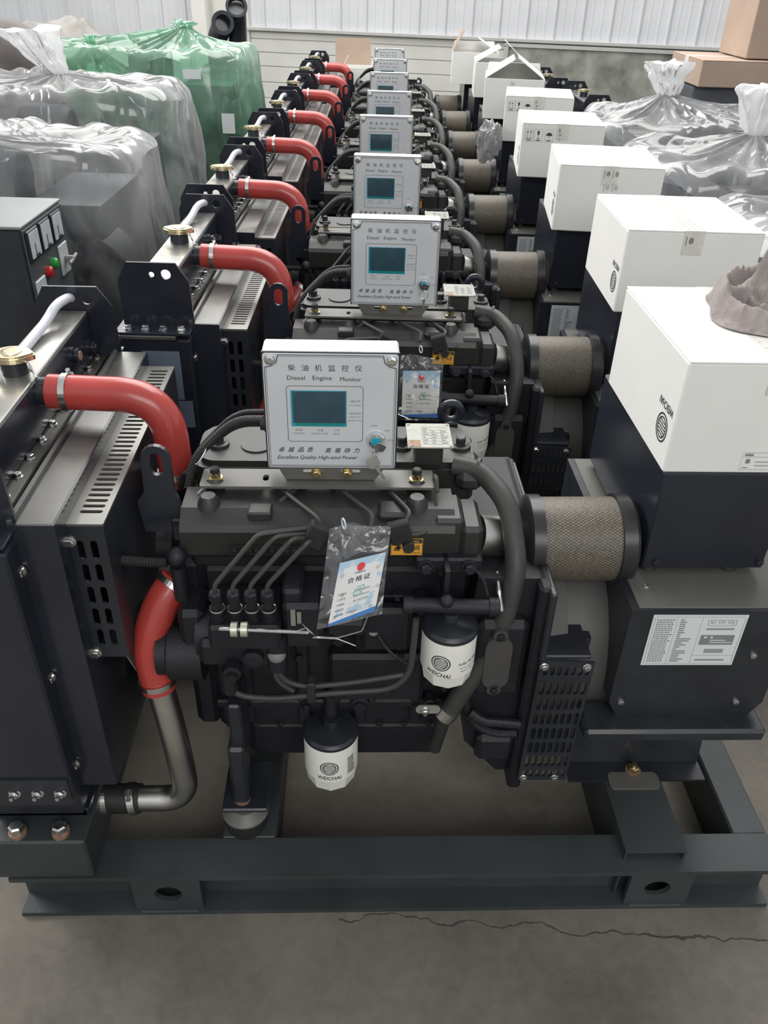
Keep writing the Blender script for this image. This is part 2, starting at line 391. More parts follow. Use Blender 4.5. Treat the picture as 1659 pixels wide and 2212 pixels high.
        o = bpy.data.objects.new(name, me); COL.objects.link(o)
        if parent: o.parent = parent
        if label: o['label'] = label
        return o

def soften(pts, bend, seg):
    pts = [Vector(p) for p in pts]
    if len(pts) < 3 or bend <= 0: return pts
    out = [pts[0]]
    for i in range(1, len(pts) - 1):
        a, b, c = pts[i - 1], pts[i], pts[i + 1]
        la, lc = (a - b).length, (c - b).length
        ra = min(bend, la * 0.499); rc = min(bend, lc * 0.499)
        p = b + (a - b) / la * ra; q = b + (c - b) / lc * rc
        for k in range(seg + 1):
            t = k / seg; out.append(p * (1 - t) ** 2 + b * 2 * t * (1 - t) + q * t * t)
    out.append(pts[-1])
    res = [out[0]]
    for p in out[1:]:
        if (p - res[-1]).length > 1e-5: res.append(p)
    return res
def resample(path, step):
    out = [path[0]]; acc = 0.0
    for a, b in zip(path, path[1:]):
        L = (b - a).length; t = step - acc
        while t < L: out.append(a + (b - a) * (t / L)); t += step
        acc = (acc + L) % step
    out.append(path[-1]); return out
def circ(cx, cy, r, n=16, ry=None, a0=0.0): return [(cx + r * math.cos(a0 + 2 * PI * k / n), cy + (ry or r) * math.sin(a0 + 2 * PI * k / n)) for k in range(n)]
def rrect(x0, x1, y0, y1, r, n=4):
    out = []
    for cx, cy, a in ((x1 - r, y1 - r, 0), (x0 + r, y1 - r, PI / 2), (x0 + r, y0 + r, PI), (x1 - r, y0 + r, 1.5 * PI)):
        for k in range(n + 1): out.append((cx + r * math.cos(a + PI / 2 * k / n), cy + r * math.sin(a + PI / 2 * k / n)))
    return out
def slot(cx, cy, w, h, n=5):
    r = min(w, h) / 2; return rrect(cx - w / 2, cx + w / 2, cy - h / 2, cy + h / 2, r * 0.999, n)

_tc = {}
def glyphs(body, size=1.0, shear=0.0, spacing=1.0, res=2, bold=0.0):
    """vertices (2D, centred) and faces of a line of text"""
    k = (body, shear, spacing, res, bold)
    if k not in _tc:
        c = bpy.data.curves.new('t', 'FONT'); c.body = body; c.shear = shear; c.space_character = spacing; c.resolution_u = res; c.offset = bold
        o = bpy.data.objects.new('t', c); COL.objects.link(o)
        me = bpy.data.meshes.new_from_object(o.evaluated_get(bpy.context.evaluated_depsgraph_get()))
        vs = [(v.co.x, v.co.y) for v in me.vertices]; fs = [list(p.vertices) for p in me.polygons]
        bpy.data.objects.remove(o); bpy.data.curves.remove(c); bpy.data.meshes.remove(me)
        _tc[k] = (vs, fs)
    vs, fs = _tc[k]
    if not vs: return [], [], 0
    x0 = min(v[0] for v in vs); x1 = max(v[0] for v in vs); y0 = min(v[1] for v in vs); y1 = max(v[1] for v in vs)
    return [((v[0] - (x0 + x1) / 2) * size, (v[1] - (y0 + y1) / 2) * size) for v in vs], fs, (x1 - x0) * size
class Decal:
    """flat ink on a surface: F maps (u, v) metres to 3D"""
    def __init__(s, F): s.F = F; s.m = MB()
    def text(s, body, u, v, h, width=None, shear=0.0, bold=0.0, rot=0.0, align='c', spacing=1.0):
        vs, fs, w = glyphs(body, h, shear, spacing, 2, bold)
        if not vs: return s
        k = width / w if width else 1.0
        dx = 0 if align == 'c' else w * k / 2
        c, q = math.cos(rot), math.sin(rot)
        P = [((x * k + dx), y) for x, y in vs]
        s.m.add([s.F(u + x * c - y * q, v + x * q + y * c) for x, y in P], fs); return s
    def rect(s, u0, u1, v0, v1, n=1):
        vs = []; fs = []
        for i in range(n + 1):
            uu = u0 + (u1 - u0) * i / n; vs += [s.F(uu, v0), s.F(uu, v1)]
        for i in range(n): fs.append([2 * i, 2 * i + 2, 2 * i + 3, 2 * i + 1])
        s.m.add(vs, fs); return s
    def line(s, pts, w, closed=False):
        n = len(pts); L = []; R = []
        for i in range(n):
            a = Vector(pts[(i - 1) % n] if closed or i else pts[i]); b = Vector(pts[(i + 1) % n] if closed or i < n - 1 else pts[i])
            t = (b - a).normalized(); nn = Vector((-t.y, t.x)) * w / 2; p = Vector(pts[i]); L.append(p + nn); R.append(p - nn)
        vs = [s.F(*p) for p in L] + [s.F(*p) for p in R]; m = n if closed else n - 1
        s.m.add(vs, [[i, (i + 1) % n, n + (i + 1) % n, n + i] for i in range(m)]); return s
    def disc(s, u, v, r, n=24, ry=None): s.m.add([s.F(*p) for p in circ(u, v, r, n, ry)], [list(range(n))]); return s
    def emblem(s, u, v, r, rot=0.0, word=True, wordh=None):
        """ring with a striped disc inside and the maker's word under it"""
        c, q = math.cos(rot), math.sin(rot)
        R = lambda x, y: (u + x * c - y * q, v + x * q + y * c)
        s.line([R(r * math.cos(a), r * math.sin(a)) for a in [2 * PI * k / 32 for k in range(32)]], r * 0.13, True)
        ri = r * 0.74
        s.line([R(ri * math.cos(a), ri * math.sin(a)) for a in [2 * PI * k / 32 for k in range(32)]], r * 0.11, True)
        for k in range(5):
            y = ri * (-0.62 + 0.31 * k); x = math.sqrt(max(0, ri * ri - y * y)) * 0.93
            s.line([R(-x + 2 * x * i / 6, y + r * 0.035 * math.sin(i * PI / 3)) for i in range(7)], r * 0.095)
        if word:
            h = wordh or r * 0.78
            w, wf, ww = glyphs('WEICHAI', h, 0.12, 1.0, 2, 0.012); k = r * 2.75 / ww
            s.m.add([s.F(*R(x * k, y - r * 1.62)) for x, y in w], wf)
        return s
    def obj(s, name, m, parent=None, off=(0, 0, 0), label=None): return s.m.obj(name, m, parent, off, label)

def empty(name, loc, rz=0.0):
    o = bpy.data.objects.new(name, None); COL.objects.link(o); o.location = loc; o.rotation_euler = (0, 0, rz); o.empty_display_size = 0.1; return o
def tag(o, label, cat, group=None, kind=None):
    o['label'] = label; o['category'] = cat
    if group: o['group'] = group
    if kind: o['kind'] = kind
    return o
def struct(o): o['kind'] = 'structure'; return o
def dup_tree(o, parent=None):
    c = o.copy(); COL.objects.link(c); c.parent = parent
    for ch in list(o.children): dup_tree(ch, c)
    return c

# ------------------------------------------------------------------ the hall
m = MB(); m.add([(-9, -4, 0), (9, -4, 0), (9, 13, 0), (-9, 13, 0)], [[0, 1, 2, 3]])
m.add([(-9, -4, -.1), (9, -4, -.1), (9, 13, -.1), (-9, 13, -.1)], [[3, 2, 1, 0]])
struct(m.obj('floor', 'concrete'))
def wy(x): return 8.6 - 0.2 * x
WD = unit((1, -0.2, 0)); WN = unit((-0.2, -1, 0))
def wp(t, d, z): p = Vector((0, 8.6, 0)) + WD * t + WN * d; return (p.x, p.y, z)
def sheet(name, t0, t1, z0, z1, phase):
    m = MB(); prof = []; P = 0.241; k0 = math.floor((t0 - phase) / P)
    t = phase + k0 * P
    while t < t1 + P:
        for a, d in ((0, 0), (0.006, 0.018), (0.020, 0.018), (0.026, 0.0), (0.078, 0.0), (0.082, 0.003), (0.096, 0.003), (0.100, 0), (0.160, 0.0), (0.164, 0.003), (0.178, 0.003), (0.182, 0)):
            if t0 <= t + a <= t1: prof.append((t + a, d))
        t += P
    vs = []
    for t, d in prof: vs += [wp(t, d, z0), wp(t, d, z1)]
    m.add(vs, [[2 * i, 2 * i + 2, 2 * i + 3, 2 * i + 1] for i in range(len(prof) - 1)])
    m.add([wp(t0, -0.05, z0), wp(t1, -0.05, z0), wp(t1, -0.05, z1), wp(t0, -0.05, z1)], [[0, 1, 2, 3]])
    return struct(m.obj(name, 'wall_sheet'))
sheet('wall_back', -1.28, 9.0, 1.10, 6.0, 0.075)
sheet('wall_left', -8.5, -1.78, 0.0, 6.0, 0.03)
m = MB(); zs = [0.0, 0.13, 0.27, 0.40, 0.53, 0.665, 0.80, 0.915, 1.025, 1.09]
for a, b in zip(zs, zs[1:]):
    vs = []
    for t in (-1.28, 9.0): vs += [wp(t, 0.012, a), wp(t, 0.012, b - 0.012), wp(t, 0.0, b - 0.008), wp(t, 0.0, b)]
    m.add(vs, [[k, k + 4, k + 5, k + 1] for k in range(3)])
struct(m.obj('wall_lower', 'wall_block'))
def wbox(m, t0, t1, d0, d1, z0, z1, bev=0.0):
    c = Vector(wp((t0 + t1) / 2, (d0 + d1) / 2, (z0 + z1) / 2)); return m.obox(c, WD, WN, (0, 0, 1), (t1 - t0) / 2, abs(d1 - d0) / 2, (z1 - z0) / 2, bev)
m = MB(); wbox(m, -1.28, 9.0, 0.0, 0.05, 1.085, 1.115, 0.004); struct(m.obj('trim_1', 'trim_grey'))
m = MB(); wbox(m, -1.78, -1.64, 0, 0.12, 0, 6.0, 0.006); struct(m.obj('trim_2', 'pillar_white'))
m = MB(); wbox(m, -1.64, -1.40, 0, 0.03, 0, 6.0); wbox(m, -1.40, -1.30, 0, 0.07, 0, 6.0, 0.01); wbox(m, -1.30, -1.26, 0, 0.03, 0, 6.0); struct(m.obj('trim_3', 'wall_block'))
m = MB(); wbox(m, 1.16, 3.9, 0.012, 0.03, 0.45, 1.045); struct(m.obj('window_1', 'stained_pane'))
m = MB(); wbox(m, 1.12, 1.16, 0, 0.045, 0.42, 1.06, .003); wbox(m, 1.12, 3.94, 0, 0.045, 1.045, 1.075, .003); struct(m.obj('trim_4', 'trim_grey'))

# ------------------------------------------------------------------ diesel generator set (measured from the nearest one, y 1.28 is its origin)
OFF = (0, 1.28, 0)
def genset():
    root = empty('diesel_generator_set', (0, 0, 0))
    def A(mb, name, m, parent=None, label=None): return mb.obj(name, m, parent or root, OFF, label)
    # ---- base frame
    def rail(y0, y1, sgn):
        m = MB(); yw = y0 + 0.045 * sgn
        m.prism([(y0, 0), (y1, 0), (y1, .012), (yw + .006 * sgn, .012), (yw + .006 * sgn, .118), (y1, .118), (y1, .130), (y0, .130), (y0, .118), (yw, .118), (yw, .012), (y0, .012)], -0.70, 0.835, 'x')
        if sgn > 0:
            for x0, x1, hx in ((-0.47, -0.335, -0.40), (0.53, 0.66, 0.59)):
                m.prism([(x0, .012), (x1, .012), (x1, .118), (x0, .118)], y0 + .003, y0 + .013, 'y', [circ(hx, .068, .027, 20, .024)])
                m.tube([(x0 + .01, y0 + .002, .012), ((x0 + x1) / 2, y0 + .001, .0125), (x1 - .01, y0 + .002, .012)], .004, 6, 0)
        return m
    A(rail(0.935, 1.02, 1), 'base_rail', 'frame_black'); A(rail(1.695, 1.61, -1), 'base_rail', 'frame_black')
    for x0, x1, y0, y1, z1 in ((-0.70, -0.60, 1.02, 1.61, .13), (-0.30, -0.19, 1.02, 1.61, .13), (0.762, 0.835, 1.02, 1.61, .13)):
        A(MB().box(x0, x1, y0, y1, .005, z1, .004), 'cross_member', 'frame_black')
    m = MB()   # open ended channel under the alternator
    m.prism([(.515, .005), (.519, .005), (.519, .152), (.635, .152), (.635, .005), (.639, .005), (.639, .158), (.515, .158)], 0.962, 1.69, 'y')
    A(m, 'cross_member', 'frame_black')
    # ---- radiator
    rad = MB()
    rad.box(-.715, -.540, .962, 1.695, .335, .895, .004); rad.box(-.715, -.545, .995, 1.69, .243, .34)
    rad.box(-.740, -.715, 1.00, 1.70, .28, .88, .004)
    rad.prism([(-.545, .325), (-.478, .325), (-.478, .919), (-.545, .919)], 1.003, 1.655, 'y')
    rad.box(-.72, -.540, .995, 1.69, .243, .262, .002)
    A(rad, 'radiator', 'black_gloss')
    m = MB(); m.box(-.700, -.570, .955, 1.70, .896, .906, .002); m.box(-.548, -.540, 1.006, 1.652, .88, .926, .001); A(m, 'header_flange', 'tank_metal')
    for sx in range(10): A(MB().bolt((-.587, 1.101 + .0612 * sx, .906), (0, 0, 1), .0062, .0055), 'flange_bolt', 'zinc')
    m = MB().box(-.536, -.480, 1.005, 1.653, .912, .9195, .0015); A(m, 'top_channel', 'tank_metal')
    tank = MB().box(-.672, -.592, 1.022, 1.664, .906, 1.004, .005)
    tk = A(tank, 'top_tank', 'black_gloss')
    A(MB().box(-.671, -.593, 1.024, 1.662, 1.001, 1.0065, .002), 'tank_lid', 'lid_sheen', tk)
    cap = MB(); cap.lathe((-.632, 1.350, 1.003), (0, 0, 1), [(0, .024), (.026, .022), (.030, .022)], 24)
    nk = A(cap, 'filler_neck', 'black_paint')
    m = MB(); vs = [(-.632 + (.034 + .006 * (math.cos(2 * a) ** 4 if abs(math.cos(a)) > .7 else 0)) * math.cos(a), 1.350 + .029 * math.sin(a)) for a in [2 * PI * k / 40 for k in range(40)]]
    m.prism(vs, 1.033, 1.041, 'z'); m.prism([(x * .93 - .632 * .07, y * .93 + 1.35 * .07) for x, y in vs], 1.041, 1.045, 'z'); m.lathe((-.632, 1.35, 1.044), (0, 0, 1), [(0, .019), (.003, .018), (.0035, .012)], 24)
    A(m, 'radiator_cap', 'brass_cap')
    m = MB(); m.tube([(-.604, 1.338, 1.034), (-.594, 1.330, 1.020), (-.588, 1.322, 1.010), (-.580, 1.316, 1.012)], .0022, 6, .004, 3); m.ring((-.596, 1.328, 1.026), (1, .3, .4), .008, .0015, 16, 6); A(m, 'cap_chain', 'zinc')
    m = MB(); m.tube([(-.648, 1.365, 1.012), (-.645, 1.45, 1.014), (-.640, 1.56, 1.022), (-.632, 1.60, 1.040), (-.624, 1.655, 1.036), (-.622, 1.672, 1.030)], .0095, 12, .04); A(m, 'overflow_tube', 'nylon_white')
    out = [(-.700, .906), (-.700, 1.015), (-.676, 1.056), (-.567, 1.056), (-.540, 1.015), (-.536, .906)]
    for y in (1.012, 1.664):
        m = MB(); m.prism(out, y, y + .006, 'y', [circ(-.622, 1.029, .0065, 14), circ(-.590, 1.030, .0115, 18)])
        y2 = (.958, 1.012) if y < 1.3 else (1.67, 1.70)
        m.box(-.702, -.538, y2[0], y2[1], .906, .912, .001)
        p = A(m, 'lifting_plate', 'black_gloss')
        for x in (-.684, -.644, -.604, -.562): A(MB().bolt((x, (y2[0] + y2[1]) / 2, .912), (0, 0, 1), .007, .006), 'plate_bolt', 'zinc', p)
    # plugs on the engine side of the tank
    for y, z, mm in ((1.53, .962, 'rusty_washer'), (1.705, .936, 'black_gloss')):
        if y > 1.66: y = 1.635
        m = MB(); m.lathe((-.594, y, z), (1, 0, 0), [(0, .018), (.006, .018), (.007, .013), (.010, .013), (.010, .016), (.016, .016)], 20); A(m, 'tank_plug', 'black_gloss')
        m = MB(); m.lathe((-.578, y, z), (1, 0, 0), [(0, .010), (.002, .009)], 14); A(m, 'plug_insert', mm)
    # side stay bolts
    for x, z in ((-.548, .836), (-.548, .610), (-.548, .387)):
        m = MB(); m.bolt((x + .003, 1.002, z), (-.15, -1, 0), .0085, .008); m.lathe((x - .022, .988, z), (1, 0, 0), [(-.008, .0035), (.018, .0035), (.018, .0065), (.024, .0065)], 10); A(m, 'stay_bolt', 'zinc')
    # nameplate stickers on the radiator side
    A(MB().box(-.652, -.567, .9602, .9612, .745, .868), 'data_sticker', 'label_blue_grey'); A(MB().box(-.585, -.549, .9592, .9612, .672, .742), 'data_sticker', 'label_blue_grey')
    # perforated fan shroud
    m = MB(); slots = [slot(-.448, 1.080 + .0162 * k, .036, .0085, 3) for k in range(34)]
    m.prism(rrect(-.482, -.421, 1.045, 1.640, .002, 1), .889, .893, 'z', slots)
    for z0, z1 in ((.893, .898),): m.box(-.484, -.480, 1.045, 1.64, .885, .899)
    sh = A(m, 'fan_shroud', 'shroud_metal', label='slotted top plate of the fan shroud')
    m = MB(); sl = []
    for c in (-.462, -.441):
        for k in range(5): sl.append(slot(c, .845 - .046 * k, .011, .036, 3))
    m.prism([(-.482, .616), (-.421, .616), (-.421, .889), (-.482, .889)], 1.043, 1.047, 'y', sl)
    m.prism([(1.047, .616), (1.637, .616), (1.637, .889), (1.047, .889)], -.425, -.421, 'x')
    m.box(-.482, -.421, 1.047, 1.637, .612, .616); m.box(-.482, -.421, 1.636, 1.640, .616, .889)
    A(m, 'shroud_side', 'black_paint', sh)
    for x, z in ((-.476, .862), (-.476, .625)): A(MB().bolt((x, 1.043, z), (0, -1, 0), .0068, .0055), 'shroud_bolt', 'zinc', sh)
    m = MB(); c = (-.452, 1.342, .60)
    m.lathe(c, (1, 0, 0), [(-.03, .055), (.03, .055)], 24)
    for k in range(7):
        a = 2 * PI * k / 7 + .68; e = Vector((0, math.cos(a), math.sin(a))); t = Vector((0, -math.sin(a), math.cos(a)))
        vs = []
        for r, w, tw in ((.05, .032, .018), (.12, .046, .014), (.19, .054, .010), (.235, .046, .008)):
            for s_ in (-1, 1): vs.append(Vector(c) + e * r + t * w * s_ + Vector((tw * s_, 0, 0)))
        vs2 = [v + Vector((.0035, 0, 0)) for v in vs]
        n = 8; fs = [[2 * i, 2 * i + 1, 2 * i + 3, 2 * i + 2] for i in range(3)]
        fs += [[q + n for q in reversed(f_)] for f_ in fs] + [[0, 2, 10, 8], [2, 4, 12, 10], [4, 6, 14, 12], [6, 7, 15, 14], [7, 5, 13, 15], [5, 3, 11, 13], [3, 1, 9, 11], [1, 0, 8, 9]]
        m.add(vs + vs2, fs)
    A(m, 'cooling_fan', 'fan_grey')
    # foot brackets
    m = MB(); m.box(-.72, -.535, .937, 1.69, .130, .243, .004); A(m, 'radiator_plinth', 'frame_black')
    m = MB(); m.prism([(.955, .33), (.958, .395), (.964, .395), (.962, .336), (.99, .334), (.99, .33)], -.72, -.545, 'x'); m.box(-.72, -.545, .985, .997, .262, .345, .002); A(m, 'foot_bracket', 'black_paint')
    for x in (-.674, -.633, -.592, -.552): A(MB().bolt((x - .01, .958, .362), (0, -1, .2), .0078, .007, True, .010), 'bracket_nut', 'zinc')
    for x in (-.663, -.583):
        m = MB(); m.lathe((x, .957, .243), (0, 0, 1), [(0, .0165), (.008, .0165), (.009, .013)], 18); A(m, 'rubber_washer', 'rusty_washer'); A(MB().bolt((x, .957, .252), (0, 0, 1), .0125, .014, False), 'foot_bolt', 'zinc')
    # ---- hoses between radiator and engine
    hose = MB().tube([(-.575, 1.338, .976), (-.372, 1.332, .972), (-.366, 1.318, .800)], .0315, 20, .085, 12)
    hz = A(hose, 'upper_radiator_hose', 'red_silicone')
    A(MB().cyl((-.594, 1.338, .976), (-.57, 1.338, .976), .026), 'hose_stub', 'black_paint')
    A(MB().band((-.545, 1.337, .9755), (1, 0, 0), .0320, .011, -2.6), 'hose_clamp', 'zinc', hz)
    A(MB().band((-.367, 1.322, .822), (0, .08, 1), .0320, .011, -.9), 'hose_clamp', 'zinc', hz)
    lh = A(MB().tube([(-.346, 1.145, .705), (-.376, 1.118, .670), (-.402, 1.095, .600), (-.392, 1.082, .500)], .0315, 20, .05, 8), 'lower_radiator_hose', 'red_silicone')
    A(MB().band((-.351, 1.141, .699), (-.55, -.45, -.65), .0325, .011, .4), 'hose_clamp', 'zinc', lh)
    A(MB().band((-.393, 1.084, .518), (.1, -.1, -1), .0322, .011, 2.6), 'hose_clamp', 'zinc', lh)
    A(MB().tube([(-.3925, 1.083, .525), (-.372, 1.062, .38), (-.366, 1.060, .207), (-.475, 1.062, .205)], .0255, 20, .062, 10), 'coolant_pipe', 'steel', None, 'bare steel coolant pipe')
    A(MB().cyl((-.60, 1.062, .205), (-.462, 1.062, .205), .0295, n=20), 'rubber_sleeve', 'rubber')
    for x, a in ((-.533, 1.8), (-.478, -1.2)): A(MB().band((x, 1.062, .205), (1, .12, .1), .0305, .013, a), 'hose_clamp', 'steel')
    # ---- engine
    m = MB()
    m.box(-.300, .175, 1.135, 1.42, .330, .742, .010)
    m.box(-.255, .155, 1.15, 1.40, .215, .335, .02)
    for x in (-.24, -.13, -.02, .09): m.box(x - .012, x + .012, 1.118, 1.14, .36, .66, .004)
    m.box(-.30, .17, 1.118, 1.14, .405, .425, .004); m.box(-.08, .10, 1.10, 1.14, .44, .56, .008); m.box(-.02, .07, 1.09, 1.12, .58, .68, .008)
    for x, z, r in ((.09, .68, .020), (-.06, .60, .015), (.03, .47, .013), (.14, .56, .016), (-.21, .56, .022), (-.02, .43, .018), (.115, .43, .012)):
        m.lathe((x, 1.125, z), (0, -1, 0), [(0, r), (.022, r), (.024, r * .7), (.03, r * .65)], 16)
    eb = A(m, 'engine_block', 'cast_black')
    for x in [-.28 + .05 * k for k in range(9)]:
        A(MB().bolt((x, 1.135, .345), (0, -1, 0), .006, .005), 'block_bolt', 'cast_black', eb)
    for k in range(22): A(MB().bolt((-.27 + .43 * random.random(), 1.115 + .01 * random.random(), .42 + .28 * random.random()), (0, -1, 0), .0055 + .003 * random.random(), .011), 'block_bolt', 'cast_black', eb)
    m = MB(); m.box(-.315, .170, 1.13, 1.43, .742, .80, .008); A(m, 'cylinder_head', 'cast_black')
    # front timing case, water pump and pulley
    m = MB(); m.box(-.345, -.295, 1.13, 1.44, .34, .76, .014); m.lathe((-.35, 1.25, .70), (-1, 0, 0), [(-.03, .06), (0, .06), (.02, .035), (.05, .033)], 22); m.lathe((-.345, 1.30, .47), (-1, 0, 0), [(0, .09), (.03, .09), (.032, .075), (.06, .075), (.062, .088), (.07, .088)], 28)
    m.lathe((-.36, 1.09, .585), (-1, 0, 0), [(-.06, .052), (0, .052), (.004, .043), (.022, .043)], 26)
    m.box(-.335, -.29, 1.06, 1.14, .60, .70, .01); m.cyl((-.33, 1.10, .77), (-.33, 1.10, .70), .013); m.ball((-.33, 1.10, .79), .017)
    A(m, 'timing_case', 'cast_black')
    m = MB(); m.tube([(-.28, 1.33, .74), (-.365, 1.32, .745), (-.366, 1.318, .805)], .028, 16, .03); m.box(-.34, -.28, 1.28, 1.37, .72, .79, .008); A(m, 'thermostat_housing', 'cast_black')
    m = MB(); m.tube([(-.43, 1.10, .782), (-.37, 1.09, .785), (-.345, 1.09, .785)], .008, 10, .01, 4, .12); A(m, 'wiring_conduit', 'rubber')
    # intake manifold with its outlet elbow
    def chamfer_box(x0, x1, ya, yb, z0, z1, cut, cz):
        return [(ya, z0), (ya, z1 - cz), (ya + cut, z1), (yb, z1), (yb, z0)]
    m = MB(); pr = [(1.112, .785), (1.106, .835), (1.112, .846), (1.140, .862), (1.205, .862), (1.205, .775), (1.12, .775)]
    m.prism(pr, -.322, .135, 'x')
    m.box(-.21, -.17, 1.118, 1.15, .85, .866, .003); m.box(.005, .055, 1.115, 1.16, .852, .868, .006)
    m.lathe((-.277, 1.15, .85), (0, 0, 1), [(0, .022), (.02, .018), (.03, .012)], 18); m.lathe((.072, 1.15, .85), (0, 0, 1), [(0, .022), (.02, .018), (.03, .012)], 18)
    m.box(.10, .150, 1.115, 1.20, .775, .856, .006); m.box(.146, .184, 1.11, 1.21, .760, .842, .008); m.box(.112, .13, 1.10, 1.16, .745, .79, .004)
    mf = A(m, 'intake_manifold', 'manifold_black')
    bm_ = MB()
    bm_.box(-.245, -.125, 1.104, 1.107, .806, .808); bm_.box(-.245, -.125, 1.104, 1.107, .791, .793)
    for k in range(9): bm_.box(-.238 + .0125 * k, -.230 + .0125 * k, 1.1045, 1.109, .795, .804)
    A(bm_, 'cast_lettering', 'manifold_black', mf)
    A(MB().cyl((.183, 1.175, .785), (.222, 1.185, .775), .037, n=28), 'intake_ring', 'steel')
    # ---- air filter
    fx = unit((1, .0, .012)); fc = Vector((.285, 1.223, .741))
    A(MB().cyl((.218, 1.188, .772), (.275, 1.221, .744), .038, n=24), 'intake_neck', 'rubber')
    m = MB(); m.lathe(fc + fx * -.018, fx, [(0, .05), (.012, .078), (.018, .084), (.020, .084), (.040, .084), (.0405, .079)], 48)
    ec = MB(); ec.lathe(fc + fx * .160, fx, [(-.001, .079), (0, .0845), (.024, .0845), (.030, .080), (.031, .05), (.026, .02), (.026, .001)], 48)
    af = A(m, 'air_filter', 'filter_rim'); A(ec, 'end_cap', 'filter_rim', af)
    A(MB().lathe(fc + fx * .02, fx, [(0, .0785), (.141, .0785)], 64, cap=False, uv=True), 'filter_mesh', 'filter_mesh', af)
    # ---- rear rocker cover, dataplate and engine lifting eyes
    m = MB(); m.prism(rrect(-.325, .190, 1.268, 1.425, .03, 4), .795, .862, 'z'); m.prism(rrect(-.315, .180, 1.278, 1.415, .03, 4), .862, .872, 'z')
    for x in (-.285, .055, .165): m.lathe((x, 1.335, .870), (0, 0, 1), [(0, .020), (.008, .019), (.010, .013), (.012, .013)], 20); m.bolt((x, 1.335, .882), (0, 0, 1), .009, .010, False)
    m.lathe((-.215, 1.335, .871), (0, 0, 1), [(0, .03), (.004, .029)], 24)
    m.box(.150, .200, 1.24, 1.34, .83, .868, .012)
    rc = A(m, 'rocker_cover', 'manifold_black')
    dp = MB().box(.060, .141, 1.249, 1.340, .916, .919, .0008); dp = A(dp, 'data_plate', 'plate_tin', None, 'engraved tin data plate')
    D = Decal(lambda u, v: (.060 + u, 1.249 + v, .9194))
    for k in range(7): D.rect(.028, .076, .012 + .0105 * k, .0128 + .0105 * k)
    for u in (.028, .044, .062): D.rect(u, u + .0006, .012, .078)
    for k in range(16): D.rect(.030 + .016 * (k % 3), .030 + .016 * (k % 3) + .004 + .007 * random.random(), .0155 + .0105 * (k // 3), .0195 + .0105 * (k // 3))
    A(D.m, 'plate_print', 'ink_grey', dp); A(MB().box(.062, .083, 1.252, 1.275, .9191, .9195), 'red_corner', 'rusty_washer', dp)
    for x, y in ((.065, 1.254), (.136, 1.254), (.065, 1.334), (.136, 1.334)): A(MB().ball((x, y, .9195), .0025, 10, 6), 'plate_rivet', 'zinc', dp)
    m = MB(); m.box(.075, .125, 1.265, 1.325, .87, .917, .004); A(m, 'plate_bracket', 'manifold_black')
    ey = [( -.392, .80), (-.398, .86), (-.384, .88), (-.381, .945)] + [(-.3575 + .0235 * math.cos(PI - PI * k / 8), .945 + .0235 * math.sin(PI - PI * k / 8)) for k in range(9)] + [(-.334, .885), (-.318, .83), (-.295, .80)]
    m = MB(); m.prism(ey, 1.157, 1.166, 'y', [slot(-.3575, .934, .021, .042, 6)]); m.box(-.345, -.29, 1.15, 1.17, .785, .83, .003); A(m, 'lifting_eye', 'black_gloss')
    m = MB(); m.ring((.158, 1.455, .885), (0, 1, .1), .0195, .0085, 26, 10); m.box(.145, .172, 1.44, 1.47, .80, .868, .003); A(m, 'lifting_eye', 'black_gloss')
    # exhaust manifold at the far side
    m = MB(); m.box(-.27, .15, 1.43, 1.50, .70, .78, .015); m.box(-.20, .05, 1.47, 1.55, .45, .62, .02); A(m, 'exhaust_manifold', 'cast_black')
    # ---- breather hose
    m = MB(); m.tube([(.145, 1.275, .868), (.196, 1.262, .866), (.238, 1.19, .84), (.248, 1.11, .765), (.238, 1.09, .69), (.222, 1.085, .60), (.175, 1.08, .50), (.148, 1.08, .43)], .0185, 16, .035, 6); A(m, 'breather_hose', 'hose_grey')
    A(MB().ring((.191, 1.266, .866), (1, -.3, 0), .0195, .0015, 20, 4, w=.006).box(.198, .212, 1.235, 1.241, .868, .874), 'hose_clip', 'hose_grey')
    A(MB().cyl((.152, 1.08, .445), (.142, 1.08, .425), .0215), 'hose_collar', 'steel')
    A(MB().cyl((.145, 1.08, .43), (.128, 1.08, .33), .013), 'drain_tube', 'rubber')
    m = MB(); m.prism(slot(.106, .471, .046, .020, 5), 1.052, 1.055, 'y'); A(m, 'hose_bracket', 'plate_tin'); A(MB().bolt((.100, 1.052, .471), (0, -1, 0), .006, .006, True, .006), 'bracket_bolt', 'zinc')
    # ---- fuel filter
    m = MB(); m.box(.070, .185, 1.095, 1.125, .765, .790, .004); m.prism([(.118, .715), (.126, .715), (.126, .79), (.118, .79)], 1.06, 1.12, 'y'); m.cyl((.055, 1.058, .722), (.213, 1.058, .716), .0135, n=18); m.cyl((.050, 1.058, .722), (.066, 1.058, .7215), .0165); m.cyl((.196, 1.058, .7165), (.214, 1.058, .716), .0165)
    m.ball((.122, 1.045, .740), .012); m.tube([(.155, 1.10, .775), (.185, 1.085, .765), (.195, 1.07, .73)], .003, 8, .02)
    for x in (.088, .162): m.bolt((x, 1.093, .776), (0, -1, .1), .0095, .010)
    m.tube([(.105, 1.09, .70), (.06, 1.09, .715), (.02, 1.10, .705)], .0025, 6, .02)
    A(m, 'fuel_filter_head', 'cast_black')
    A(MB().tube([(.217, 1.12, .742), (.216, 1.085, .73), (.222, 1.07, .698)], .0048, 10, .008, 4), 'drain_cock', 'zinc')
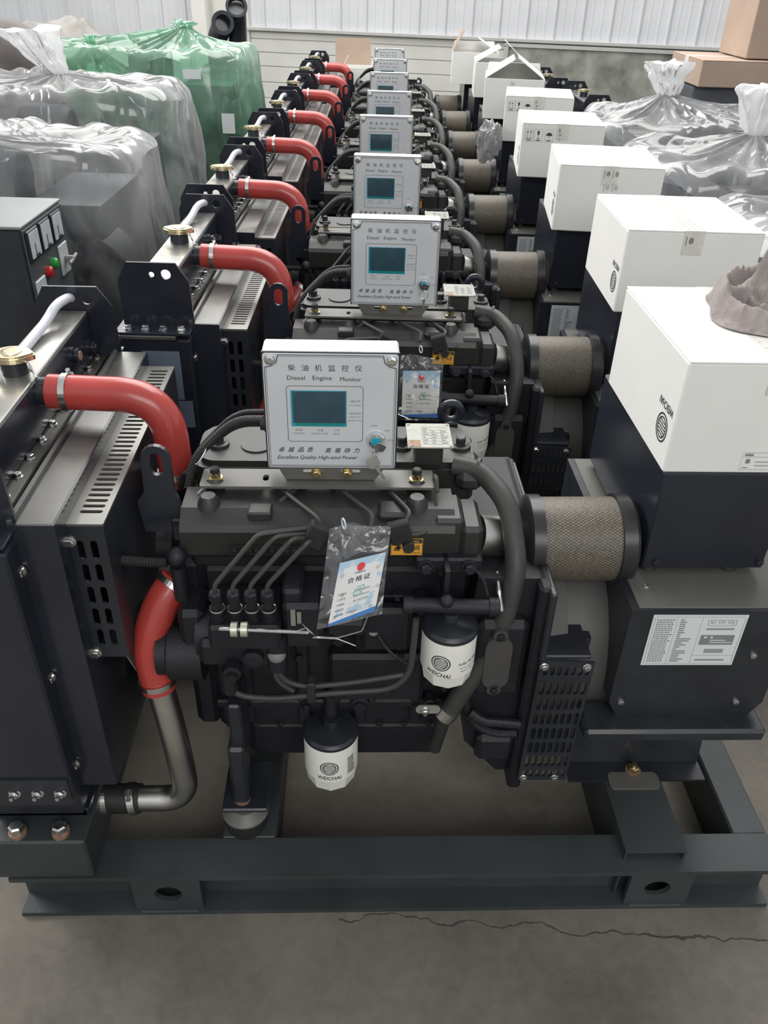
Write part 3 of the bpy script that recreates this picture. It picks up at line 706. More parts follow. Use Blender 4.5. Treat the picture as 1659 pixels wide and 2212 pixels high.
    def canister(name, cx, cy, z0, z1, R):
        m = MB(); h = z1 - z0
        m.lathe((cx, cy, z0), (0, 0, 1), [(0, R * .80), (.004, R * .86), (h * .26, R * .94), (h * .262, R), (h * .985, R), (h, R * .99)], 40)
        m.lathe((cx, cy, z0 - .001), (0, 0, 1), [(0, R * .78), (.002, R * .90), (h * .25, R * .99)], 10, smooth=False)
        f = A(m, name, 'filter_white')
        m = MB(); m.lathe((cx, cy, z1 - .0005), (0, 0, 1), [(-.006, R * 1.015), (.001, R * 1.02), (.004, R * .97), (.007, R * .93), (.0075, R * .9), (.012, R * .55), (.016, R * .3), (.030, R * .26)], 40); A(m, 'filter_top', 'black_paint', f)
        return f
    ff = canister('fuel_filter', .135, 1.068, .555, .668, .0485)
    def wrap(cx, cy, R, z):
        def F(u, v): a = -PI / 2 + u / R; return (cx + (R + .0004) * math.cos(a), cy + (R + .0004) * math.sin(a), z + v)
        return F
    D = Decal(wrap(.135, 1.068, .0485, .612)); D.emblem(-.018, .006, .0165, -.12); D.text('FUEL FILTER', .036, .004, .0085, .042, 0, .006, .05); D.text('Filter element for diesel engine', .035, -.007, .004, .034); D.text('Element no.  10001', .033, -.014, .004, .026)
    A(D.m, 'printed_label', 'ink', ff)
    of = canister('oil_filter', -.077, 1.095, .243, .372, .0535)
    D = Decal(wrap(-.077, 1.095, .0535, .305)); D.emblem(-.002, .012, .0175)
    for k in range(9): D.rect(.036, .058 - .006 * random.random(), .028 - .0055 * k, .0305 - .0055 * k, 3)
    A(D.m, 'printed_label', 'ink', of)
    m = MB()
    for a in (0.3, 2.4, 4.4): m.obox((-.077 + .010 * math.cos(a), 1.095 + .010 * math.sin(a), .394), (math.cos(a), math.sin(a), 0), (-math.sin(a), math.cos(a), 0), (0, 0, 1), .010, .0015, .004)
    m.cyl((-.077, 1.11, .38), (-.077, 1.12, .45), .014); A(m, 'filter_spigot', 'cast_black')
    # ---- injection pump, unions, pipes and stop rod
    m = MB(); m.box(-.275, -.155, 1.015, 1.13, .655, .708, .006); m.box(-.30, -.145, 1.03, 1.13, .60, .66, .01); m.box(-.152, -.085, 1.03, 1.13, .645, .742, .008); m.box(-.152, -.118, 1.04, 1.12, .735, .765, .006); m.lathe((-.275, 1.085, .64), (-1, 0, 0), [(0, .045), (.03, .045)], 24)
    m.box(-.085, -.01, 1.04, 1.12, .66, .70, .010)
    m.lathe((-.24, 1.01, .61), (0, -1, 0), [(-.02, .016), (.004, .016), (.006, .009), (.015, .009)], 8); m.lathe((-.205, 1.02, .63), (0, -1, 0), [(-.03, .019), (.002, .018), (.004, .010)], 20)
    m.cyl((-.165, 1.035, .675), (-.165, 1.035, .60), .018, n=18)
    m.cyl((-.25, 1.03, .60), (-.25, 1.03, .545), .013, n=10)
    pb = A(m, 'injection_pump', 'cast_black')
    A(MB().ball((-.165, 1.03, .635), .0165, 18, 12), 'bleed_dome', 'fan_grey', pb)
    D = MB().box(-.131, -.113, 1.037, 1.039, .742, .765); D.box(-.113, -.108, 1.037, 1.039, .745, .76)
    A(MB().obox((-.134, 1.028, .718), (1, 0, .0), (0, 1, 0), (0, 0, 1), .004, .001, .017).obox((-.124, 1.028, .718), (1, 0, .0), (0, 1, 0), (0, 0, 1), .0035, .001, .012), 'pump_plate', 'plate_tin', pb)
    for k, x in enumerate((-.258, -.229, -.201, -.174)):
        m = MB(); m.lathe((x, 1.036, .705), (0, -.10, 1), [(0, .0125), (.010, .0125), (.0105, .0100), (.022, .0100), (.0225, .0122), (.030, .0122), (.0305, .009), (.050, .009)], 20)
        m.lathe((x, 1.030, .757), (0, -.12, 1), [(0, .0115), (.014, .0115), (.017, .008)], 6, smooth=False)
        A(m, 'delivery_union', 'cast_black', pb)
        A(MB().ring((x, 1.033, .735), (0, -.10, 1), .0122, .0012, 24, 6), 'union_ring', 'steel', pb)
        ex = (-.105 + .004 * k, 1.075, .868 - .010 * k); mid = (-.185 + .027 * k, 1.050, .868 - .004 * k)
        A(MB().tube([(x, 1.029, .768), (x, 1.028, .786), (mid[0], mid[1], mid[2] + .004), ex], .0040, 10, .010, 4), 'injector_pipe', 'hose_grey')
    for a, b, c, d in (((-.185, 1.25, .868), (-.150, 1.175, .870), (-.088, 1.098, .868), (-.085, 1.08, .85)), ((-.090, 1.25, .868), (-.050, 1.175, .870), (-.002, 1.105, .874), (-.006, 1.085, .858)), ((.005, 1.25, .868), (.030, 1.175, .870), (.060, 1.105, .876), (.040, 1.085, .86)), ((-.11, 1.24, .868), (-.13, 1.20, .866), (-.15, 1.17, .865), (-.16, 1.16, .86))):
        A(MB().tube([a, b, c, d], .0040, 10, .016, 5), 'injector_pipe', 'hose_grey')
    m = MB(); m.obox((-.094, 1.068, .858), (1, 0, -.5), (0, 1, 0), (.5, 0, 1), .018, .010, .022, .003); A(m, 'pipe_clamp', 'rubber'); m = MB(); m.obox((.040, 1.078, .858), (1, 0, .3), (0, 1, 0), (-.3, 0, 1), .018, .009, .020, .003); m.lathe((.055, 1.068, .835), (0, -1, 0), [(-.01, .010), (.004, .010)], 16); A(m, 'pipe_clamp', 'rubber')
    A(MB().tube([(.105, 1.172, .877), (.106, 1.135, .850), (.085, 1.105, .835), (.05, 1.085, .845)], .0028, 8, .015, 4).tube([(.105, 1.21, .885), (.107, 1.19, .893), (.107, 1.17, .877)], .004, 8, .01, 4), 'wire_stay', 'hose_grey')
    A(MB().cyl((-.250, .992, .726), (-.106, .992, .718), .0032, n=10), 'stop_rod', 'zinc', None, 'bare metal stop rod')
    for x in (-.231, -.215): A(MB().lathe((x, .992, .725), (1, 0, 0), [(0, .0125), (.0105, .0125)], 20), 'rod_nut', 'nut_greenish')
    A(MB().tube([(-.112, .992, .730), (-.10, .985, .722), (-.095, .99, .711), (-.06, .99, .708), (-.02, 1.0, .714), (-.01, 1.02, .73)], .0011, 6, .004).tube([(-.125, .985, .728), (-.11, .984, .735), (-.115, .984, .744)], .0011, 6, .003).tube([(-.1, .99, .709), (-.06, .985, .711), (-.03, .98, .700)], .0011, 6, .004), 'locking_wire', 'zinc')
    # low fuel lines
    A(MB().tube([(-.252, 1.03, .565), (-.24, 1.025, .538), (-.17, 1.025, .530), (-.085, 1.028, .540), (.035, 1.03, .548), (.066, 1.03, .585), (.072, 1.04, .705)], .0058, 12, .03), 'fuel_line', 'hose_grey')
    A(MB().tube([(-.165, 1.03, .615), (-.160, 1.028, .575), (-.120, 1.028, .556), (-.03, 1.03, .566), (.058, 1.035, .580)], .0052, 12, .03), 'fuel_line', 'hose_grey')
    A(MB().tube([(-.170, 1.035, .60), (-.168, 1.03, .57), (-.14, 1.03, .545)], .0050, 12, .02), 'fuel_line', 'hose_grey')
    A(MB().tube([(.005, 1.10, .625), (.03, 1.07, .60), (.07, 1.06, .575)], .003, 8, .02), 'sensor_wire', 'rubber'); A(MB().box(-.115, -.10, 1.015, 1.04, .528, .575, .002), 'line_clip', 'rubber')
    A(MB().lathe((.002, 1.10, .628), (0, -1, .1), [(0, .008), (.01, .008)], 14), 'sensor_tip', 'plate_tin')
    # engine foot and vibration mounts
    m = MB(); m.box(-.262, -.238, 1.035, 1.15, .33, .50, .004); m.box(-.268, -.236, 1.02, 1.075, .24, .40, .006); m.cyl((-.252, 1.045, .20), (-.252, 1.045, .27), .0085, n=12); m.box(-.29, -.20, 1.01, 1.13, .225, .236, .003); A(m, 'engine_leg', 'black_paint')
    for y in (1.055, 1.62):
        m = MB(); m.lathe((-.252, y, .132), (0, 0, 1), [(0, .040), (.018, .044), (.040, .046), (.044, .046)], 32); A(m, 'rubber_mount', 'rubber')
        A(MB().lathe((-.252, y, .176), (0, 0, 1), [(0, .0475), (.004, .0475), (.010, .040), (.022, .030), (.024, .02)], 32), 'mount_cup', 'gen_plate')
    A(MB().bolt((-.252, 1.035, .236), (0, 0, 1), .011, .010, True, .012), 'mount_nut', 'rusty_washer')
    # ---- flywheel housing and alternator
    m = MB()
    m.prism([(.182, .745), (.300, .745), (.300, .24), (.262, .24), (.190, .33), (.176, .42), (.170, .62)], 1.10, 1.52, 'y')
    m.box(.285, .312, 1.07, 1.52, .215, .745, .006)
    m.box(.186, .280, 1.072, 1.12, .485, .665, .012)
    m.tube([(.19, 1.075, .44), (.215, 1.065, .425), (.25, 1.062, .425), (.285, 1.062, .42)], .010, 10, .015); m.tube([(.175, 1.09, .60), (.172, 1.085, .48), (.20, 1.08, .40), (.24, 1.075, .38), (.285, 1.075, .38)], .009, 10, .03); m.box(.21, .285, 1.07, 1.11, .30, .37, .01)
    A(m, 'flywheel_housing', 'cast_black')
    m = MB(); ps = slot(.226, .578, .048, .125, 8) ; m.prism(ps, 1.062, 1.073, 'y'); m.lathe((.226, 1.073, .645), (0, -1, 0), [(0, .013), (.011, .013)], 18); m.lathe((.226, 1.073, .512), (0, -1, 0), [(0, .013), (.011, .013)], 18)
    ic = A(m, 'inspection_cover', 'cover_grey'); [A(MB().bolt((.226, 1.062, z), (0, -1, 0), .0065, .005, False), 'cover_bolt', 'cast_black', ic) for z in (.645, .512)]
    m = MB(); m.prism([(.300, .595), (.410, .588), (.398, .262), (.300, .262)], 1.12, 1.50, 'y'); m.box(.300, .395, 1.062, 1.50, .588, .598, .002); m.box(.300, .312, 1.055, 1.50, .59, .745, .003)
    brl = MB(); brl.lathe((.305, 1.31, .475), (1, 0, 0), [(0, .235), (.06, .225), (.065, .205), (.42, .205), (.44, .19), (.47, .12)], 44)
    m.box(.40, .745, 1.02, 1.10, .415, .445, .006)
    alt = A(m, 'alternator', 'black_paint'); A(brl, 'alternator_barrel', 'barrel_lit', alt)
    m = MB(); gr = []
    for r in range(8):
        for c in range(7):
            z = .568 - .0405 * r; x = .314 + .0128 * c + (.0012 if r > 3 else 0)
            gr.append(slot(x - .0006 * r, z - .006, .0088, .031, 2) if r not in (0, 7) else slot(x - .0006 * r, z - .002, .0075, .022, 2))
    m.prism([(.302, .590), (.402, .586), (.396, .262), (.299, .262)], 1.056, 1.062, 'y', gr); gg = A(m, 'vent_grille', 'black_paint', alt)
    for x, z in ((.310, .580), (.388, .578), (.309, .272), (.372, .272)): A(MB().bolt((x, 1.055, z), (0, -1, 0), .0058, .005), 'grille_bolt', 'zinc', gg)
    m = MB(); m.prism([(.448, .705), (.448, .478), (.470, .440), (.720, .440), (.742, .478), (.742, .705)], 1.062, 1.585, 'y'); tb = A(m, 'terminal_box', 'black_paint')
    for x, z in ((.470, .480), (.690, .480), (.690, .60)): A(MB().lathe((x, 1.062, z), (0, -1, 0), [(0, .007), (.004, .006), (.005, .003)], 14), 'cover_screw', 'zinc', tb)
    lb = A(MB().box(.487, .655, 1.0595, 1.061, .578, .697), 'rating_plate', 'label_white', tb, 'white printed rating plate')
    D = Decal(lambda u, v: (.487 + u, 1.0592, .578 + v)); W, H = .168, .119
    D.line(rrect(.004, W - .004, .004, H - .004, .003), .0006, True)
    for u in (.044, .088): D.rect(u, u + .0004, .005, H - .005)
    D.rect(.088, W - .005, .024, .0245)
    rnd = random.Random(5)
    for k in range(21):
        z = H - .012 - .0049 * k; a = .008
        while a < .036: w = .002 + .003 * rnd.random(); D.rect(a, a + w, z, z + .0024); a += w + .0012
        D.rect(.050, .056 + .022 * rnd.random(), z, z + .0024)
    D.line(rrect(.100, .150, H - .024, H - .011, .002), .0008, True); D.text('SH  STF  FDJ', .125, H - .0175, .0095, .042)
    a = .100
    while a < .150: D.rect(a, a + .0028, H - .034, H - .030); a += .0036
    D.rect(.094, .155, .050, .073); a = .108
    while a < .142: D.rect(a, a + .0014, .030, .040); a += .0022
    a = .096
    while a < .148: D.rect(a, a + .0026, .011, .015); a += .0034
    D.obj('plate_print', 'ink_grey', lb, OFF); D = Decal(lambda u, v: (.487 + u, 1.0588, .578 + v))
    D.rect(.112, .140, .060, .062); D.rect(.112, .152, .055, .057); D.rect(.100, .106, .066, .070); D.disc(.114, .068, .0025)
    D.obj('plate_reverse_print', 'label_white', lb, OFF)
    m = MB(); m.box(.462, .760, 1.068, 1.58, .703, .708, .001); tp = A(m, 'box_lid', 'gen_plate', tb)
    for x, y in ((.490, 1.125), (.728, 1.125)): A(MB().lathe((x, y, .708), (0, 0, 1), [(0, .006), (.003, .005), (.0032, .002)], 12), 'lid_screw', 'steel', tp)
    m = MB(); m.box(.488, .712, 1.160, 1.560, .722, .924, .003); cb = A(m, 'control_cabinet', 'black_gloss')
    for x in (.51, .66):
        for y in (1.185, 1.53): A(MB().lathe((x, y, .706), (0, 0, 1), [(0, .017), (.012, .016), (.017, .012)], 20), 'cabinet_mount', 'rubber', cb)
    for x in (.512, .702): A(MB().bolt((x, 1.160, .738), (0, -1, 0), .006, .005), 'cabinet_bolt', 'black_gloss', cb)
    # alternator feet and their bolts
    m = MB(); m.prism([(1.13, .158), (1.13, .164), (1.18, .164), (1.20, .30), (1.26, .30), (1.26, .158)], .435, .735, 'x'); A(m, 'alternator_foot', 'black_paint'); m = MB(); m.prism([(1.66, .158), (1.66, .164), (1.60, .164), (1.58, .30), (1.52, .30), (1.52, .158)], .435, .735, 'x'); A(m, 'alternator_foot', 'black_paint')
    m = MB(); m.prism(rrect(.522, .632, 1.108, 1.15, .012), .159, .166, 'z'); A(m, 'foot_shim', 'gen_plate', None)
    m = MB(); m.lathe((.582, 1.155, .165), (0, 0, 1), [(0, .017), (.002, .017)], 20); A(m, 'flat_washer', 'rusty_washer'); A(MB().bolt((.582, 1.155, .167), (0, 0, 1), .0105, .009, False, .012), 'foot_nut', 'yellow_zinc')
    # ---- drain valve sticker
    st = A(MB().box(.028, .082, 1.1055, 1.1062, .790, .825, .0), 'warning_sticker', 'sticker_yellow', None, 'yellow drain valve sticker')
    D = Decal(lambda u, v: (.028 + u, 1.1050, .790 + v)); D.rect(.0015, .0525, .0255, .0335); D.line(rrect(.0008, .0532, .0008, .0342, .003), .0007, True)
    D.text('放水阀', .036, .0165, .0125, .026, 0, .01); D.text('DRAIN VALVE', .036, .0055, .0055, .028, 0, .01)
    D.rect(.008, .018, .014, .018); D.rect(.011, .015, .010, .022); D.rect(.008, .018, .0205, .0225); D.rect(.006, .010, .010, .014)
    D.obj('sticker_print', 'ink', st, OFF)
    D = Decal(lambda u, v: (.028 + u, 1.1046, .790 + v)); D.text('注意 ATTENTION', .030, .0295, .0062, .034, 0, .01); D.obj('sticker_heading', 'sticker_yellow', st, OFF)
    # ---- monitor with its carrier strip
    m = MB(); m.prism(rrect(-.296, .104, 1.176, 1.234, .004, 2), .877, .8815, 'z', [slot(-.186, 1.205, .010, .020, 4)]); br = A(m, 'carrier_strip', 'gen_plate')
    for x in (-.272, .074):
        A(MB().bolt((x, 1.203, .8815), (0, 0, 1), .0085, .009), 'strip_nut', 'yellow_zinc', br); A(MB().lathe((x, 1.203, .891), (0, 0, 1), [(0, .0085), (.010, .0085), (.012, .006)], 16), 'strip_cap', 'rubber', br); A(MB().cyl((x, 1.19, .865), (x, 1.20, .877), .017, n=16), 'strip_post', 'manifold_black', br)
    m = MB(); m.prism([(-.172, .8815), (-.020, .8815), (-.003, .925), (-.19, .925)][:0] or [(-.150, .8815), (.000, .8815), (.030, .925), (-.172, .925)], 1.196, 1.200, 'y', [slot(-.105, .900, .034, .008, 4), slot(-.040, .900, .034, .008, 4)])
    m.box(-.150, .0, 1.196, 1.232, .8815, .8845); mb = A(m, 'monitor_bracket', 'gen_plate')
    for x in (-.098, -.046): A(MB().bolt((x, 1.1955, .898), (0, -1, 0), .0068, .006), 'bracket_screw', 'yellow_zinc', mb)
    FX0, FX1, FZ0, FZ1, FY = -.180, .036, .909, 1.117, 1.1975
    W, H = FX1 - FX0, FZ1 - FZ0
    mon = A(MB().box(FX0, FX1, FY, FY + .052, FZ0, FZ1, .003), 'engine_monitor', 'cream_box', None, 'cream steel housing of the monitor')
    A(MB().box(FX0 - .001, FX1 + .001, FY - .003, FY + .002, FZ0 - .001, FZ1 + .0005, .001), 'door_seal', 'black_paint', mon)
    A(MB().prism(rrect(FX0 + .0015, FX1 - .0015, FZ0 + .001, FZ1 - .0015, .004), FY - .005, FY - .003, 'y'), 'faceplate', 'faceplate_silver', mon)
    D = Decal(lambda u, v: (FX0 + u * W, FY - .0054, FZ0 + v * H))
    def bracketline(i, w):
        a, b, n = .018 + i, 1 - .018 - i, .115 + i * .35
        pts = [(a, a), (b, a), (b, 1 - n), (b - .03, 1 - n + .012), (1 - n, b - .012 - .02), (1 - n - .005, b), (n + .005, b), (n, b - .032), (a + .03, 1 - n + .012), (a, 1 - n)]
        return D
    def ln(pts, w, closed=True):
        D.m.add([], []); P = pts; n = len(P)
        for i in range(n if closed else n - 1):
            a, b = Vector(P[i]), Vector(P[(i + 1) % n]); t = Vector(((b.x - a.x) * W, (b.y - a.y) * H)); t.normalize(); q = Vector((-t.y / W, t.x / H)) * w / 2
            D.m.add([D.F(*(a + q)), D.F(*(b + q)), D.F(*(b - q)), D.F(*(a - q))], [[0, 1, 2, 3]])
    for i, w in ((.018, .0011), (.030, .0005)):
        a, b, n = i, 1 - i, .118
        ln([(a, a), (b, a), (b, 1 - n), (b - .045, 1 - n + .01), (1 - n + .012, b - .055), (1 - n, b), (n, b), (n - .012, b - .055), (a + .045, 1 - n + .01), (a, 1 - n)], w)
    ln([(.170, .262), (.190, .248), (.718, .248), (.738, .262), (.738, .715), (.718, .730), (.190, .730), (.170, .715)], .0008)
    A(D.m, 'border_lines', 'ink', mon)
    D = Decal(lambda u, v: (FX0 + u, FY - .0054, FZ0 + v)); D2 = D
    T = lambda s_, u, v, h, w, **k: D2.text(s_, u * W, v * H, h, w * W, **k)
    for k, ch in enumerate('柴油机监控仪'): T(ch, .215 + .0975 * k, .880, .0118, .052)
    T('Diesel', .245, .797, .0105, .130); T('Engine', .437, .793, .0105, .140); T('Monitor', .645, .790, .0105, .155)
    for k, ch in enumerate('卓越品质'): T(ch, .115 + .073 * k, .172, .0105, .050, shear=.3, bold=.01)
    for k, ch in enumerate('高端动力'): T(ch, .475 + .073 * k, .168, .0105, .050, shear=.3, bold=.01)
    T('Excellent Quality High-emd Power', .390, .097, .0095, .62, shear=.25, bold=.006)
    pr_ = A(D.m, 'face_print', 'ink', mon)
    D2 = D = Decal(lambda u, v: (FX0 + u, FY - .0054, FZ0 + v))
    T('电压', .255, .352, .0048, .055); T('VOLTAGE', .252, .320, .0045, .085); T('水温', .415, .350, .0048, .045); T('WATER TEMP', .412, .318, .0045, .125); T('计时', .542, .350, .0048, .045); T('TIME', .535, .318, .0045, .052)
    T('油压', .678, .605, .0042, .085); T('OUL PRESS', .677, .570, .0036, .095); T('运行指示', .680, .500, .0042, .095); T('OPERATION', .678, .468, .0036, .09); T('INSTRUCTION', .678, .437, .0036, .10)
    T('OFF', .825, .392, .0050, .050); T('ON', .925, .350, .0050, .038); T('STA', .955, .262, .0050, .048)
    A(D.m, 'small_print', 'ink_grey', mon)
    sx0, sx1, sz0, sz1 = FX0 + .200 * W, FX0 + .615 * W, FZ0 + .385 * H, FZ0 + .692 * H
    scr = A(MB().box(sx0, sx1, FY - .0062, FY - .005, sz0, sz1), 'display', 'lcd_blue', mon, 'blue edged dark display')
    A(MB().box(sx0 + .0030, sx1 - .0020, FY - .0067, FY - .0062, sz0 + .0065, sz1 - .0012), 'display_glass', 'lcd_dark', mon); A(MB().box(sx0 + .006, sx1 - .004, FY - .0067, FY - .0061, sz0 + .001, sz0 + .0065), 'display_strip', 'lcd_teal', mon)
    kc = (FX0 + .842 * W, FY - .005, FZ0 + .272 * H)
    m = MB(); m.lathe(kc, (0, -1, 0), [(0, .0165), (.002, .0165), (.006, .0140), (.009, .0125), (.0095, .0085)], 32); ks = A(m, 'key_switch', 'chrome', mon)
    A(MB().lathe((kc[0], kc[1] - .009, kc[2]), (0, -1, 0), [(0, .0086), (.0015, .0082), (.0018, .005)], 24), 'switch_core', 'switch_blue', mon)
    for u in (.060, .945): A(MB().bolt((FX0 + u * W, FY - .005, FZ0 + .945 * H), (0, -1, 0), .0062, .004), 'corner_bolt', 'chrome', mon)
    A(MB().lathe((FX0, FY + .03, .975), (-1, 0, 0), [(0, .016), (.004, .016), (.006, .012), (.012, .012)], 20), 'cable_gland', 'rubber', mon)
    for dz, dy, r in ((0, 0, .0072), (-.012, .012, .0072), (.004, .02, .0050)):
        A(MB().tube([(FX0 - .005, FY + .03 + dy, .982 + dz), (-.235, 1.24 + dy, .975 + dz), (-.280, 1.25 + dy, .93 + dz * .5), (-.315, 1.24 + dy, .895), (-.325, 1.22 + dy, .85)], r, 12, .035, 7, .07), 'corrugated_cable', 'rubber')
    A(MB().tube([(-.325, 1.23, .875), (-.337, 1.245, .86), (-.345, 1.25, .83)], .0055, 10, .01, 4, .07), 'wiring_conduit', 'rubber'); A(MB().ring((-.30, 1.235, .905), (.8, 0, -.6), .016, .0012, 24, 6), 'cable_tie', 'nylon_white')
    A(MB().tube([(-.30, 1.18, .865), (-.28, 1.185, .885), (-.24, 1.22, .875), (-.20, 1.25, .86)], .0011, 6, .02), 'earth_wire', 'nylon_white')
    return root

UX = [(0.0, 0.0), (0.1159, 0.8046), (0.0992, 1.5771), (0.0973, 2.3975), (0.114, 3.1743), (0.1181, 4.0018), (0.1288, 4.8109), (0.13, 5.6101)]
UYAW = [0.02771, -0.00413, -0.01506, -0.00297, -0.0025, -0.0023, 0.00884, 0.00186]
def U(k, p):
    """point of generator set k, measured like the nearest one, to the hall"""
    c, s = math.cos(UYAW[k]), math.sin(UYAW[k]); x, y = p[0], p[1] - 1.28
    return Vector((c * x - s * y + UX[k][0], s * x + c * y + UX[k][1] + 1.28, p[2]))
SETLAB = ['black diesel generator set nearest the camera, at the front end of the row',
          'black diesel generator set directly behind the nearest one, second in the row',
          'black diesel generator set third in the row from the camera',
          'black diesel generator set fourth in the row from the camera',
          'black diesel generator set fifth in the row from the camera',
          'black diesel generator set sixth in the row, third from its far end',
          'black diesel generator set seventh in the row, second from its far end',
          'black diesel generator set at the far end of the row, closest to the back wall']
g0 = genset()
sets = [g0] + [dup_tree(g0) for k in range(7)]
for k, g in enumerate(sets):
    g.location = (UX[k][0], UX[k][1] + 1.28, 0); g.rotation_euler = (0, 0, UYAW[k])
    tag(g, SETLAB[k], 'generator', 'diesel generator sets in the long row')
for ch in list(g0.children):
    if ch.name.split('.')[0] == 'data_sticker': bpy.data.objects.remove(ch)

# ------------------------------------------------------------------ white cartons on the control cabinets
def carton(k, x0, y0, yaw, lab, w=.322, d=.356, h=.200, flaps=None, icons=False, tape=True, z0=.9245, marks=0):
    p = U(k, (x0, y0, z0)); root = empty('carton', p, math.radians(yaw) + UYAW[k])
    tag(root, lab, 'box', 'white cartons standing on the control cabinets')
    m = MB(); t = .004
    if flaps is None: m.box(0, w, 0, d, 0, h - .003, .003); m.box(.001, w - .001, -.0005, d / 2 - .0006, h - .0035, h, .001); m.box(.001, w - .001, d / 2 + .0006, d + .0005, h - .0035, h, .001)
    else:
        m.box(0, w, 0, t, 0, h, .001); m.box(0, w, d - t, d, 0, h, .001); m.box(0, t, t, d - t, 0, h); m.box(w - t, w, t, d - t, 0, h); m.box(t, w - t, t, d - t, 0, t)
    body = m.obj('carton_body', 'white_card', root)
    if flaps is None:
        if tape:
            m = MB(); m.box(w * .49 - .024, w * .49 + .024, -.001, d + .001, h, h + .0006); m.box(w * .49 - .024, w * .49 + .024, -.0015, -.0004, h - .055, h + .0005); m.obj('packing_tape', 'tape', root)
            D = Decal(lambda u, v: (w * .49 + u, v, h + .0009)); rnd = random.Random(k)
            for i in range(15): D.disc(-.014 + .014 * (i % 3), .015 + .022 * (i // 3) + .004 * (i % 2), .0030, 10)
            D.m.obj('tape_print', 'ink_light', root)
    else:
        for side, ang, ln in flaps:
            a = math.radians(ang); m = MB()
            ax = {'l': (Vector((0, 0, h)), Vector((0, 1, 0)), Vector((-1, 0, 0)), d), 'r': (Vector((w, 0, h)), Vector((0, 1, 0)), Vector((1, 0, 0)), d),
                  'f': (Vector((0, 0, h)), Vector((1, 0, 0)), Vector((0, -1, 0)), w), 'b': (Vector((0, d, h)), Vector((1, 0, 0)), Vector((0, 1, 0)), w)}[side]
            o, e, outd, L = ax; dr = outd * math.cos(a) + Vector((0, 0, math.sin(a))); nn = e.cross(dr).normalized() * .0018
            q = [o + e * .004, o + e * (L - .004), o + e * (L - .016) + dr * ln, o + e * .016 + dr * ln]
            m.add([v + nn for v in q] + [v - nn for v in q], [[0, 1, 2, 3], [7, 6, 5, 4], [0, 4, 5, 1], [1, 5, 6, 2], [2, 6, 7, 3], [3, 7, 4, 0]])
            m.obj('flap', 'brown_card' if k == 7 and side == 'l' else 'white_card', root)
    D = Decal(lambda u, v: (-.0006, d - u, v)); D.emblem(d - .046, .062, .024, PI); D.obj('printed_emblem', 'ink', root)
    if icons:
        D = Decal(lambda u, v: (u, -.0009, v))
        for i, u in enumerate((.030, .066, .108)):
            D.line([(u - .016, h - .066), (u + .016, h - .066), (u + .016, h - .022), (u - .016, h - .022)], .0007, True)
        for u in (.024, .036):
            D.line([(u, h - .052), (u, h - .030)], .0012); D.m.add([D.F(u - .0035, h - .034), D.F(u + .0035, h - .034), D.F(u, h - .027)], [[0, 1, 2]])
        D.rect(.018, .042, h - .056, h - .054)
        D.m.add([D.F(.061, h - .028), D.F(.071, h - .028), D.F(.069, h - .042), D.F(.063, h - .042)], [[0, 1, 2, 3]]); D.rect(.0653, .0667, h - .054, h - .041); D.rect(.061, .071, h - .056, h - .054)
        D.m.add([D.F(.108 + .012 * math.cos(a), h - .044 + .012 * math.sin(a)) for a in [PI * i / 10 for i in range(11)]], [list(range(11))]); D.line([(.108, h - .044), (.108, h - .056)], .0012)
        for u in (.030, .066, .108): D.rect(u - .009, u + .009, h - .063, h - .060)
        D.obj('handling_marks', 'ink', root)
        D = Decal(lambda u, v: (u, -.0015, v)); D.rect(.142, .152, h - .030, h - .016); D.rect(.146, .153, h - .060, h - .050); D.disc(.150, h - .040, .005); D.m.obj('smudged_print', 'ink_light', root)
    if marks:
        D = Decal(lambda u, v: (u, -.0015, v)); rnd = random.Random(marks)
        for i in range(marks):
            u, v = w * .47 + .026 * (i % 2) + .004 * (i // 2), h - .022 - .040 * (i // 2); D.disc(u, v, .006, 14, .008); D.rect(u - .013, u - .010, v - .012, v + .010)
        D.m.obj('smudged_print', 'ink_light', root)
    if k == 0:
        D = Decal(lambda u, v: (u, -.0009, v)); D.line([(.128, .040), (.20, .040), (.20, .008), (.128, .008)], .0006, True)
        D.line([(.128, .032), (.20, .032)], .0005); D.rect(.132, .146, .034, .038); D.rect(.136, .143, .020, .028); D.rect(.132, .142, .011, .0125); D.rect(.152, .19, .022, .0232); D.rect(.152, .185, .015, .0162)
        D.obj('packing_label', 'ink_grey', root)
    return root
carton(0, .483, 1.160, 0.0, 'white carton nearest the camera, with the grey cloth lying on it')
carton(1, .468, 1.140, -.5, 'closed white carton behind the one that carries the cloth, second from the camera', marks=1)
carton(2, .462, 1.120, -4.5, 'closed white carton third from the camera, smudged stamps on its front', marks=5)
carton(3, .460, 1.095, -5.0, 'closed white carton fourth from the camera, with arrows, glass and umbrella marks', icons=True)
carton(4, .478, 1.130, -8.0, 'closed white carton fifth from the camera, last closed one before the open cartons', icons=True)
carton(5, .452, 1.010, -6.0, 'open white carton sixth from the camera, its flaps leaning together like a tent', flaps=[('l', 149, .178), ('r', 147, .176), ('b', 100, .05)], marks=1)
carton(6, .470, 1.080, -4.0, 'open white carton seventh from the camera, between the tent-flapped one and the last one', flaps=[('l', 152, .175), ('r', 140, .17)])
carton(7, .375, 0.985, -3.0, 'open white carton farthest from the camera, its brown left flap standing up', flaps=[('l', 118, .15), ('b', 80, .05), ('r', 150, .16)])

